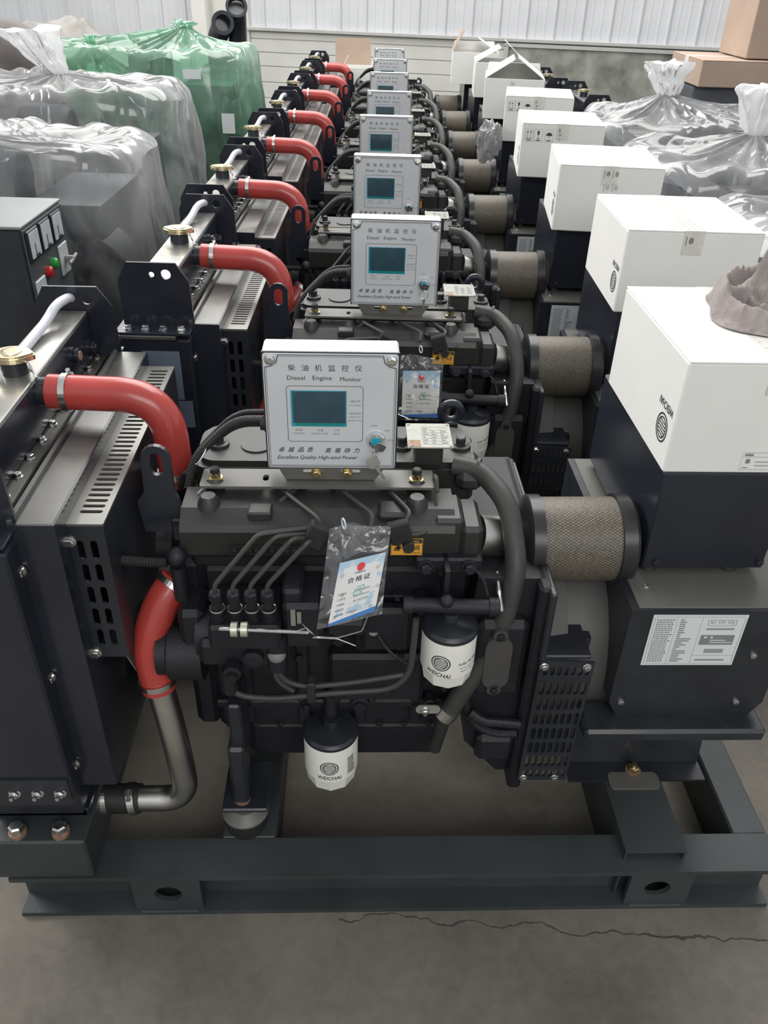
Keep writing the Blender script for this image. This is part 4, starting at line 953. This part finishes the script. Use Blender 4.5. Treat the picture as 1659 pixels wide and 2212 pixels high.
# ------------------------------------------------------------------ cloth on the nearest carton
def cloth():
    from mathutils import noise as nz
    c = U(0, (.712, 1.405, 1.1255)); m = MB(); NR, NA = 80, 200; vs = []
    for i in range(NR + 1):
        t = i / NR
        for k in range(NA):
            a = 2 * PI * k / NA
            R = .158 * (1 + .16 * math.sin(2 * a + .4) + .10 * math.sin(3 * a + 2.0) + .05 * math.sin(7 * a + 1.0))
            x, y = R * t * math.cos(a), R * t * math.sin(a) * .92
            f = nz.fractal(Vector((x * 11, y * 11, 3.3)), .7, 2.2, 4)
            h = .008 + .014 * f
            for pts, amp, wd in (([(-.15, -.03), (-.10, .055), (-.03, .095), (.06, .085), (.14, .07)], .052, .026), ([(-.12, -.02), (-.04, .03), (.05, .035), (.13, .0)], .030, .030),
                                 ([(-.145, -.03), (-.115, -.085), (-.07, -.12)], .032, .022), ([(-.02, .02), (.01, -.05), (.02, -.12)], .036, .030), ([(.05, .04), (.08, -.03), (.10, -.10)], .034, .022), ([(-.06, .115), (.03, .125), (.12, .11)], .040, .014), ([(-.02, .03), (.03, -.03), (.09, -.03)], .026, .014), ([(-.06, -.02), (-.05, -.08), (-.01, -.13)], .024, .012), ([(.03, .09), (.07, .05), (.14, .03)], .022, .012)):
                dm = 9
                for p0, p1 in zip(pts, pts[1:]):
                    ax, ay = p1[0] - p0[0], p1[1] - p0[1]; tt = max(0, min(1, ((x - p0[0]) * ax + (y - p0[1]) * ay) / (ax * ax + ay * ay)))
                    dm = min(dm, math.hypot(x - p0[0] - ax * tt + .010 * f, y - p0[1] - ay * tt))
                h += amp * math.exp(-(dm / (wd * .72)) ** 2)
            h -= .030 * math.exp(-(((x + .085) / .030) ** 2 + ((y + .035) / .022) ** 2))
            h = max(.003, h * (1 - t ** 7)); h += .0025 * nz.noise(Vector((x * 90, y * 90, 2)))
            if i == NR: h = .002
            wx = c.x + x * .74; h -= max(0, wx - .800) * .9
            vs.append((wx, c.y + y * 1.0, c.z + h))
    fs = [[i * NA + k, i * NA + (k + 1) % NA, (i + 1) * NA + (k + 1) % NA, (i + 1) * NA + k] for i in range(NR) for k in range(NA)]
    b = len(vs); vs += [(v[0] * .97 + c.x * .03, v[1] * .97 + c.y * .03, c.z + .001) for v in vs[NR * NA:]]
    fs += [[NR * NA + k, NR * NA + (k + 1) % NA, b + (k + 1) % NA, b + k] for k in range(NA)] + [list(range(b, b + NA))]
    m.add(vs, fs, True)
    tag(m.obj('cleaning_cloth', 'cloth'), 'crumpled grey brown cleaning cloth lying on the nearest white carton', 'cloth')
cloth()

# ------------------------------------------------------------------ keys hanging from the monitors
def key(m, p, d, L=.024, bow=.009):
    """flat key: round headed bow at p, blade along d (in the plane facing the camera)"""
    p = Vector(p); d = unit(d); n = unit((.12, -1, .25)); t = d.cross(n).normalized(); n = t.cross(d).normalized(); th = .0009
    def plate(pts):
        q = [p + t * a + d * b for a, b in pts]; k = len(q)
        m.add([v + n * th for v in q] + [v - n * th for v in q], [list(range(k)), list(range(k, 2 * k))[::-1]] + [[i, (i + 1) % k, k + (i + 1) % k, k + i] for i in range(k)])
    plate([(-bow, -bow * .7), (-bow * .6, -bow * 1.05), (bow * .6, -bow * 1.05), (bow, -bow * .7), (bow, bow * .7), (bow * .55, bow * 1.05), (-bow * .55, bow * 1.05), (-bow, bow * .7)])
    teeth = [(-.0027, bow * .9)]
    for i in range(6): teeth += [(-.0027 + .0012 * (i % 2), bow + L * i / 6), (-.0027 + .0012 * ((i + 1) % 2), bow + L * (i + .5) / 6)]
    plate(teeth + [(0, bow + L), (.0027, bow + L * .9), (.0027, bow * .9)])
    return m
for k, lab in enumerate(('two metal keys hanging from the switch of the nearest monitor', 'key on a wire ring in the switch of the second monitor from the camera', 'small key on a ring in the switch of the third monitor from the camera')):
    sw = Vector((-.180 + .842 * .216, 1.1785, .909 + .272 * .208)); r = empty('key_bunch', U(k, sw), UYAW[k]); tag(r, lab, 'keys', 'keys hanging from the monitor switches')
    if k == 0:
        key(MB(), (.006, -.010, -.002), (-.45, .35, -.9), .006, .0085).obj('key', 'steel', r)
        MB().ring((-.003, -.014, -.0135), (.8, .5, .2), .0055, .0007, 20, 6).obj('key_ring', 'zinc', r)
        key(MB(), (-.0045, -.013, -.029), (.52, 0, -.85), .027, .0100).obj('key', 'steel', r)
    else:
        key(MB(), (.002, -.009, 0), (-.35, .4, -.9), .006, .0085).obj('key', 'steel', r)
        MB().ring((-.001, -.0125, -.019), (.15, 1, .1), .0110, .0006, 26, 6).obj('key_ring', 'zinc', r)
        key(MB(), (0, -.011, -.034), (.05, 0, -1), .018, .0035).obj('key', 'steel', r)

# ------------------------------------------------------------------ certificate pouches
def pouch(k, tl, tr, bl, br, ptl, ptr, pbl, pbr, loop, lab, seed):
    from mathutils import noise as nz
    TL, TR, BL, BR = [U(k, q) for q in (tl, tr, bl, br)]; root = empty('certificate_pouch', U(k, loop), 0); tag(root, lab, 'pouch', 'certificate pouches tied to the engines')
    off = tuple(U(k, loop))
    def S(A, B, C, D_): return lambda u, v: (D_ * (1 - u) + C * u) * (1 - v) + (A * (1 - u) + B * u) * v
    F = S(TL, TR, BR, BL); nrm = (TR - TL).cross(BL - TL).normalized()
    if nrm.y > 0: nrm = -nrm
    m = MB(); NU, NV = 34, 44
    for side in (1, -1):
        vs = []
        for j in range(NV + 1):
            for i in range(NU + 1):
                u, v = i / NU, j / NV; p = F(u, v); edge = min(u, 1 - u, 1.0) * 4; edge = min(1, edge) * min(1, v * 8)
                w = max(0, (v - .62) / .38); b = nz.noise(Vector((u * 4 + seed, v * 5, side * 3))) * .012 * w + (1 - abs(nz.noise(Vector((u * 6, v * 9 + seed, side)))) * 3) * .003 * w
                pin = math.exp(-((u - .30) / .22) ** 2) * w
                p = p + nrm * (side * .0016 * edge + b + side * .003 * w * edge) + Vector((0, 0, -.012 * w * w * abs(u - .3) + .004 * pin)); vs.append(p)
        m.add(vs, [[j * (NU + 1) + i, j * (NU + 1) + i + 1, (j + 1) * (NU + 1) + i + 1, (j + 1) * (NU + 1) + i] for j in range(NV) for i in range(NU)], True)
    m.obj('clear_pouch', 'tag_film', root, off)
    G0 = S(*[U(k, q) for q in (ptl, ptr, pbr, pbl)]); G = lambda u, v: G0(u, v)
    m = MB(); q = [G(0, 0), G(1, 0), G(1, 1), G(0, 1)]; m.add(q + [v - nrm * .0004 for v in q], [[0, 1, 2, 3], [7, 6, 5, 4], [0, 4, 5, 1], [1, 5, 6, 2], [2, 6, 7, 3], [3, 7, 4, 0]], False, [[(0, 0), (1, 0), (1, 1), (0, 1)]] * 6)
    pp = m.obj('certificate', 'certificate_paper', root, off)
    W, H = (G(1, 0) - G(0, 0)).length, (G(0, 1) - G(0, 0)).length
    def P(u, v): return G(u / W, v / H) + nrm * .0003
    def P2(u, v): return G(u / W, v / H) + nrm * .0005
    D = Decal(P2); D.disc(W * .5, H * .86, .0072, 20); D.obj('red_emblem', 'stamp_red', pp, off)
    D = Decal(P2); D.text('WEICHAI', W * .5, H * .775, .004, .019, .1, .01); D.text('合格证', W * .5, H * .67, .0105, .040, 0, .012, spacing=1.25)
    for i, s_ in enumerate(('产品型号', '订货号', '产品编号', '检验员', '装配日期')):
        D.text(s_, W * .19, H * (.475 - .085 * i), .0040, .015); D.rect(W * .36, W * .92, H * (.452 - .085 * i), H * (.452 - .085 * i) + .0002)
    for i in (0, 1, 2, 4): D.text(('WP4D66E200', 'DHP0604101', 'J61202002', '', '202102')[i], W * (.62 if i < 3 else .48), H * (.475 - .085 * i), .0038, .026 if i < 3 else .016)
    D.obj('certificate_print', 'ink', pp, off)
    D = Decal(P)
    for i in range(9):
        u, v = W * (.12 + .38 * (i % 3) + .08 * (i // 3 % 2)), H * (.12 + .33 * (i // 3)); D.disc(u, v, .0034, 14)
    D.m.obj('watermark', 'ink_light', pp, off)
    D = Decal(P2); rnd = random.Random(seed); a0 = 0
    D.line([(W * .55 + .008 * math.cos(a) * (1 + .25 * math.sin(3 * a)), H * .46 + .009 * math.sin(a * 1.35)) for a in [4.6 * PI * i / 60 for i in range(61)]], .0007); D.obj('green_signature', 'pen_green', pp, off)
    L = U(k, loop)
    MB().ring(L, (1, .4, 0), .0085, .0014, 24, 8).obj('nylon_loop', 'nylon_white', root, off)
pouch(0, (-.072, 1.05, .887), (.024, 1.05, .896), (-.093, .985, .730), (.011, .985, .764), (-.056, 1.018, .840), (.016, 1.018, .862), (-.075, .985, .737), (.000, .985, .770), (-.050, 1.050, .893), 'clear pouch with a certificate and green scribble hanging on the nearest engine', 3)
pouch(1, (-.058, 1.06, .832), (.052, 1.06, .830), (-.053, 1.02, .675), (.052, 1.02, .675), (-.046, 1.05, .795), (.046, 1.05, .797), (-.046, 1.022, .683), (.046, 1.022, .683), (-.004, 1.066, .845), 'clear pouch with a blue edged certificate hanging on the second engine', 11)

# ------------------------------------------------------------------ machines beside the row and their plastic covers
def machine(name, x, y, rz, lab, m0='dull_machine', s=1.0, z=1.0):
    r = empty(name, (x, y, 0), rz); tag(r, lab, 'generator', 'wrapped machines beside the row')
    m = MB(); m.box(-.60 * s, .60 * s, -.34, .34, 0, .16, .01); m.obj('base', 'dull_machine', r)
    m = MB(); m.box(-.32 * s, .22 * s, -.20, .20, .20, .80 * z, .03, 2); m.box(-.28 * s, .16 * s, -.14, .14, .80 * z, .93 * z, .03, 2); m.box(-.2, .1, -.25, -.18, .5, .75, .02, 2); m.obj('engine', m0, r)
    m = MB(); m.box(-.56 * s, -.40 * s, -.32, .32, .18, .98 * z, .02, 2); m.obj('radiator', m0, r)
    m = MB(); m.lathe((.0, -.10, .98 * z), (1, 0, 0), [(0, .08), (.02, .10), (.2, .10), (.22, .08)], 28); m.obj('air_cleaner', m0, r)
    m = MB(); m.lathe((.20 * s, 0, .42), (1, 0, 0), [(0, .24), (.30, .22), (.34, .16)], 28); m.box(.26 * s, .52 * s, -.26, .26, .56, .92 * z, .015, 2); m.obj('alternator', m0, r)
    m = MB(); m.lathe((.44 * s, -.31, .66), (0, 1, 0), [(0, .10), (.01, .17), (.20, .17), (.22, .12)], 32); m.obj('drum', 'black_paint', r)
    return r
def cover(name, x, y, sx, sy, zs, knot, film, lab, seed, rz=0.0, tuft=.12, tw=.07, sag=.05, lean=(0, 0), taper=.0):
    from mathutils import noise as nz
    rnd = random.Random(seed); root = empty(name, (x, y, 0), rz); tag(root, lab, 'plastic cover', 'plastic bags tied over machines')
    N = 260; kx, ky, kz = knot; ph = [rnd.uniform(0, 6.28) for _ in range(12)]
    def R(a): c, s_ = abs(math.cos(a)), abs(math.sin(a)); return 1 / ((c / sx) ** 4.5 + (s_ / sy) ** 4.5) ** (1 / 4.5)
    def fold(a, z): return (.5 * math.sin(9 * a + ph[0] + 2.2 * z) + .35 * abs(math.sin(8 * a + ph[1] - 1.5 * z)) + .25 * math.sin(19 * a + ph[2] + 3 * z) * math.sin(3 * a + ph[9]) + .12 * math.sin(31 * a + ph[3] - 2 * z))
    rows = []; LT, LW = 26, 26
    for i in range(LT + 1):
        t = i / LT; row = []
        for k in range(N):
            a = 2 * PI * k / N; rr = R(a); ex, ey = rr * math.cos(a), rr * math.sin(a)
            px = kx + (ex - kx) * t ** 1.0; py = ky + (ey - ky) * t
            cn = .022 * (1 - t); px += cn * math.cos(a); py += cn * math.sin(a)
            z = kz + (zs - kz) * (1 - (1 - t) ** 2.2)
            z -= sag * math.sin(PI * t) * (1 + .6 * math.sin(3 * a + ph[4]))
            pl = (abs(math.sin(11 * a + ph[5] + 1.2 * t)) - .5) * .9 + .5 * math.sin(29 * a + ph[6])
            z += .016 * (abs(nz.noise(Vector((px * 5 + seed, py * 5, 9.0)))) - .2) * min(1, t * 3)
            z += pl * .024 * math.sin(PI * min(1, t * 1.05)) ** .7
            q = nz.noise(Vector((px * 6 + seed, py * 6, 1.0))); z += .035 * q * t
            if t > .85: z -= .06 * ((t - .85) / .15) ** 2
            row.append((px, py, z))
        rows.append(row)
    base = rows[-1]
    for i in range(1, LW + 1):
        t = i / LW; row = []
        for k in range(N):
            a = 2 * PI * k / N; bx, by, bz = base[k]; z = bz * (1 - t) + .015 * t
            e = Vector((bx, by)).normalized(); am = .042 * min(1, t * 4)
            bul = .02 * math.sin(PI * t)
            q = nz.fractal(Vector((bx * 4 + seed, by * 4, z * 3)), .8, 2, 3) * .022 * min(1, t * 3)
            d = am * fold(a, z) + bul + q - taper * t
            row.append((bx + e.x * d, by + e.y * d, z))
        rows.append(row)
    m = MB(); vs = [p for r_ in rows for p in r_]
    m.add(vs, [[i * N + k, i * N + (k + 1) % N, (i + 1) * N + (k + 1) % N, (i + 1) * N + k] for i in range(len(rows) - 1) for k in range(N)], True)
    m.obj('draped_film', film, root)
    m = MB(); vs = []; NL = 16
    for i in range(NL + 1):
        t = i / NL
        for k in range(N):
            a = 2 * PI * k / N; r_ = .032 + (tw - .032) * t ** .5; r_ *= 1 + .28 * math.sin(7 * a + ph[7] + 2 * t) * t + .22 * math.sin(13 * a + ph[8]) * t + .5 * nz.noise(Vector((math.cos(a) * 2, math.sin(a) * 2, t * 4 + seed))) * t
            vs.append((kx + r_ * math.cos(a) * 1.15 + lean[0] * t, ky + r_ * math.sin(a) * .8 + lean[1] * t, kz - .01 + tuft * t + .03 * t * nz.noise(Vector((a * 1.5, 0, seed)))))
    m.add(vs, [[i * N + k, i * N + (k + 1) % N, (i + 1) * N + (k + 1) % N, (i + 1) * N + k] for i in range(NL) for k in range(N)], True)
    m.add([vs[NL * N + k] for k in range(0, N, 4)] + [(kx + lean[0], ky + lean[1], kz + tuft * .9)], [[k, (k + 1) % (N // 4), N // 4] for k in range(N // 4)], True)
    m.obj('tied_top', 'knot_film' if film == 'clear_film' else film, root)
    return root
machine('covered_generator', -1.46, 3.13, 0, 'dark generator seen through the clear plastic on the left, nearest of that side')
cover('plastic_cover', -1.46, 3.13, .63, .37, 1.10, (.10, -.30, 1.155), 'clear_film', 'clear plastic cover on the left, right behind the cabinet with three dials', 4, 0, .09, .06, .03)
machine('covered_generator', -1.58, 4.05, 0, 'dark generator under the clear plastic bag with the tall white knot, left side')
cover('plastic_cover', -1.58, 4.05, .70, .38, 1.17, (.16, 0, 1.19), 'clear_film', 'clear plastic bag on the left tied in a tall white knot', 9, 0, .17, .085, .02, (-.10, 0))
machine('covered_generator', -1.44, 5.45, 0, 'dark green machine under the green plastic cover on the left', 'dull_green', 1.15, 1.12)
cover('plastic_cover', -1.42, 5.45, .68, .46, 1.22, (.28, .0, 1.30), 'green_film', 'green plastic cover over the machine at the left, near the back wall', 15, 0, .03, .05, .03)
_g = [o for o in COL.objects if o.name == 'plastic_cover.002'][0]
m = MB(); N = 120; vs = []
for i in range(15):
    t = i / 14
    for k in range(N):
        a = 2 * PI * k / N; r_ = .018 + .21 * t ** 1.25; r_ *= 1 + .10 * math.sin(11 * a) * (1 - .4 * t) + .06 * math.sin(23 * a + 1)
        vs.append((-.19 + r_ * math.cos(a) * 1.1, -.26 + r_ * math.sin(a) * .75, 1.235 - .17 * t ** .8 + .008 * math.sin(11 * a)))
m.add(vs, [[i * N + k, i * N + (k + 1) % N, (i + 1) * N + (k + 1) % N, (i + 1) * N + k] for i in range(14) for k in range(N)], True)
m.lathe((-.19, -.26, 1.225), (0, 0, 1), [(0, .016), (.02, .028), (.035, .040), (.038, .01)], 18)
m.obj('tied_end', 'green_film', _g)
MB().box(.355, .450, -.505, -.503, 1.085, 1.13).obj('paper_label', 'label_white', _g); MB().box(.545, .615, -.505, -.503, .82, .92).obj('paper_label', 'label_white', _g)
machine('covered_generator', 1.72, 2.44, 0, 'dark generator under the nearest clear plastic sheet on the right side')
cover('plastic_cover', 1.66, 2.44, .68, .36, 1.06, (.10, .10, 1.14), 'clear_film', 'clear plastic sheet on the right, nearest one behind the cartons', 27, 0, .06, .05, .03, (0, 0), .12)
machine('covered_generator', 1.66, 3.30, 0, 'dark generator under the right hand plastic bag with the large white knot')
cover('plastic_cover', 1.64, 3.30, .70, .36, 1.07, (-.21, .05, 1.13), 'clear_film', 'clear plastic bag with a large white knot at the right edge', 33, 0, .17, .095, .02, (.03, 0), .12)
machine('covered_generator', 1.62, 4.20, 0, 'dark generator under the farther clear plastic bag on the right')
cover('plastic_cover', 1.62, 4.18, .66, .36, 1.08, (-.30, .0, 1.16), 'clear_film', 'clear plastic bag with a smaller knot, in front of the brown cartons', 39, 0, .14, .075, .02, (-.03, 0), .12)

# control cabinet with three dials at the left
r = empty('gauge_cabinet', (-1.10, 2.26, 0), 0); tag(r, 'black control cabinet with three dials, a red and a green lamp, left edge', 'cabinet')
MB().box(-.20, .20, -.165, .135, .62, 1.044, .004).obj('cabinet_body', 'black_paint', r)
MB().box(-.203, .203, -.168, .138, 1.044, 1.052, .002).obj('cabinet_lid', 'cabinet_top', r)
MB().box(.200, .204, -.160, .130, .64, 1.040, .001).obj('front_panel', 'panel_grey', r)
for k in range(3):
    y = -.118 + .088 * k; q = MB().box(.204, .212, y - .038, y + .038, .958, 1.036, .003).obj('dial_bezel', 'black_gloss', r)
    MB().box(.212, .214, y - .031, y + .031, .966, 1.030).obj('dial_face', 'meter_glass', q); MB().box(.214, .2155, y - .010, y + .016, .966, .973).box(.214, .215, y - .006, y - .003, .972, 1.0).obj('dial_needle', 'ink', q)
for y, z, mm in ((-.055, .905, 'lamp_red'), (-.008, .914, 'lamp_green')): MB().lathe((.204, y, z), (1, 0, 0), [(0, .015), (.010, .015), (.016, .010)], 18).obj('indicator_lamp', mm, r)
for y, z in ((-.120, .868), (.075, .905)):
    q = MB().box(.204, .210, y - .034, y + .034, z - .045, z + .040, .003).obj('switch_plate', 'meter_glass', r); MB().box(.21, .235, y - .008, y + .008, z - .012, z + .006, .003).cyl((.232, y - .03, z - .008), (.232, y + .03, z + .002), .005, n=10).obj('switch_lever', 'fan_grey', q)
r = empty('generator_body', (-1.14, 2.20, 0), 0); tag(r, 'dark generator body that the cabinet with three dials stands on', 'generator')
MB().box(-.32, .30, -.36, .36, 0, .12, .006).obj('base', 'frame_black', r); m = MB(); m.box(-.30, .22, -.28, .34, .12, .60, .02, 2); m.lathe((-.1, 0, .36), (1, 0, 0), [(0, .23), (.31, .22), (.34, .16)], 32); m.obj('housing', 'black_paint', r)
MB().box(-.30, .29, -.25, .30, .60, .620, .003).obj('top_plate', 'gen_plate', r)
MB().box(-.10, .10, -.2815, -.280, .40, .52).obj('data_sticker', 'label_blue_grey', r)

# radiators of two bare sets at the far right
keep = {'radiator', 'top_tank', 'radiator_cap', 'filler_neck', 'lifting_plate', 'top_channel', 'header_flange', 'fan_shroud', 'radiator_plinth', 'foot_bracket'}
for (x, y), lab in (((1.83, 5.30), 'black radiator with a brass cap at the right, before the stained pane'), ((1.75, 6.10), 'black radiator farther back at the right, just behind the other bare one')):
    r = empty('radiator_assembly', (x, y, 0), 0); tag(r, lab, 'radiator', 'bare radiators on the right')
    for ch in list(g0.children):
        if ch.name.split('.')[0] in keep: dup_tree(ch, r)
    MB().box(-.72, -.45, -.345, .41, 0, .13, .004).obj('base_block', 'frame_black', r)

# brown cartons at the right edge
def plain_box(x0, x1, y0, y1, z0, z1, lab, rz=0):
    r = empty('cardboard_box', ((x0 + x1) / 2, (y0 + y1) / 2, z0), rz); tag(r, lab, 'box', 'brown cardboard boxes at the right edge'); w, d, h = (x1 - x0) / 2, (y1 - y0) / 2, z1 - z0
    m = MB(); m.box(-w, w, -d, d, 0, h - .003, .004); m.box(-w, w, -d, -.001, h - .004, h, .001); m.box(-w, w, .001, d, h - .004, h, .001); m.obj('box_body', 'brown_card', r)
    MB().box(-w - .001, w + .001, -.03, .03, h, h + .0007).box(-w - .0012, -w - .0002, -.03, .03, h - .07, h).obj('packing_tape', 'tape', r); return r
plain_box(1.60, 2.45, 4.62, 5.12, 1.15, 1.27, 'long flat brown cardboard box on the wrapped machines, lower one')
plain_box(1.84, 2.60, 4.70, 5.10, 1.275, 1.62, 'tall brown cardboard box stacked on the flat one, upper right corner')
r = empty('support_stand', (2.0, 4.92, 0)); tag(r, 'dark machine that carries the brown cardboard boxes', 'machine'); MB().box(-.40, .45, -.24, .24, 0, 1.148, .02, 2).obj('machine_body', 'dull_machine', r)

# open brown carton behind the farthest set
r = empty('open_carton', (-.235, 7.54, 0), 0); tag(r, 'open brown cardboard carton behind the farthest generator set, flaps raised', 'box')
m = MB(); m.box(-.15, .15, -.13, -.126, .30, .93); m.box(-.15, .15, .126, .13, .30, .93); m.box(-.15, -.146, -.126, .126, .30, .93); m.box(.146, .15, -.126, .126, .30, .93); m.box(-.15, .15, -.13, .13, .28, .30); m.obj('carton_body', 'white_card', r)
m = MB(); m.obox((0, .15, 1.02), (1, 0, 0), (0, 1, -.2), (0, .2, 1), .145, .0015, .10); m.obj('flap', 'brown_card', r)
m = MB(); m.obox((.175, 0, .99), (.4, 0, 1), (0, 1, 0), (-1, 0, .4), .07, .125, .0015); m.obj('flap', 'white_card', r)
m = MB(); m.obox((-.06, -.02, .96), (.5, 0, 1), (0, 1, 0), (-1, 0, .5), .05, .06, .002); m.obj('packing_card', 'white_card', r)
MB().box(-.18, .18, -.15, .15, 0, .28, .01).obj('pallet_block', 'dull_machine', r)

# black duct elbows on the far left
r = empty('duct_elbows', (-1.03, 6.45, 0), 0); tag(r, 'two black plastic duct elbows standing by the pillar', 'duct')
MB().lathe((.04, .0, .6), (0, 0, 1), [(0, .09), (.50, .09)], 28).tube([(.04, 0, 1.05), (.04, 0, 1.18), (.05, -.03, 1.30), (.06, -.09, 1.36)], .062, 22, .05).lathe((.062, -.10, 1.365), (.1, -.9, .45), [(-.012, .066), (0, .072), (.016, .072), (.016, .055), (-.02, .05)], 28, cap=False).obj('duct_elbow', 'black_paint', r)
MB().tube([(-.10, -.02, 1.0), (-.10, -.04, 1.16), (-.06, -.08, 1.235), (-.03, -.14, 1.27)], .066, 22, .05).lathe((-.028, -.15, 1.272), (.15, -.9, .3), [(-.012, .070), (0, .074), (.016, .074), (.016, .050), (-.04, .046)], 28, cap=False).obj('duct_elbow', 'black_paint', r)
MB().box(-.20, .16, -.15, .15, 0, 1.02, .02, 2).obj('duct_base', 'dull_machine', r)

# brown drum and tarpaulin heap at the far left
r = empty('brown_machine', (-1.92, 4.72, 0), 0); tag(r, 'dark brown rounded machine at the left edge behind the white knot', 'machine')
MB().ball((0, 0, 1.08), .27, 32, 20, 1.0, .8, 1.05).obj('rounded_housing', 'drum_brown', r); MB().box(-.25, .22, -.2, .2, 0, 1.0, .03, 2).obj('machine_base', 'drum_brown', r)
from mathutils import noise as _nz
m = MB(); N = 60; vs = []
for j in range(31):
    for i in range(N + 1):
        u, v = i / N, j / 30; x = -.85 + 1.7 * u; y = -.4 + .8 * v; e = math.sin(PI * u) ** .45 * math.sin(PI * v) ** .45
        vs.append((x, y, e * (1.10 + .17 * _nz.noise(Vector((x * 3.2, y * 3, .5))) + .05 * _nz.noise(Vector((x * 11, y * 9, 4))))))
m.add(vs, [[j * (N + 1) + i, j * (N + 1) + i + 1, (j + 1) * (N + 1) + i + 1, (j + 1) * (N + 1) + i] for j in range(30) for i in range(N)], True)
mat('tarpaulin', (0.27, 0.255, 0.235), .7, 0, .45, 5)
o = m.obj('tarpaulin_heap', 'tarpaulin'); o.location = (-2.25, 6.75, .16); tag(o, 'grey beige tarpaulin heap in front of the left wall', 'tarpaulin')

# small silvery film bag between cartons and filters
m = MB(); vs = []
for i in range(21):
    th = PI * i / 20
    for k in range(28):
        a = 2 * PI * k / 28; p = Vector((math.sin(th) * math.cos(a), math.sin(th) * math.sin(a), math.cos(th))); q = 1 + .40 * _nz.noise(p * 1.8 + Vector((3, 1, 2))) + .12 * _nz.noise(p * 5)
        vs.append((p.x * .055 * q, p.y * .05 * q, p.z * .095 * q))
m.add(vs, [[i * 28 + k, i * 28 + (k + 1) % 28, (i + 1) * 28 + (k + 1) % 28, (i + 1) * 28 + k] for i in range(20) for k in range(28)], True)
film_mat('grey_film', (0.75, 0.76, 0.78), .35, (.42, .42, .42), .12, 14)
o = m.obj('film_bag', 'grey_film'); o.location = U(4, (.415, 1.10, .93)); tag(o, 'small crumpled grey film bag tucked beside the fifth control cabinet', 'bag')
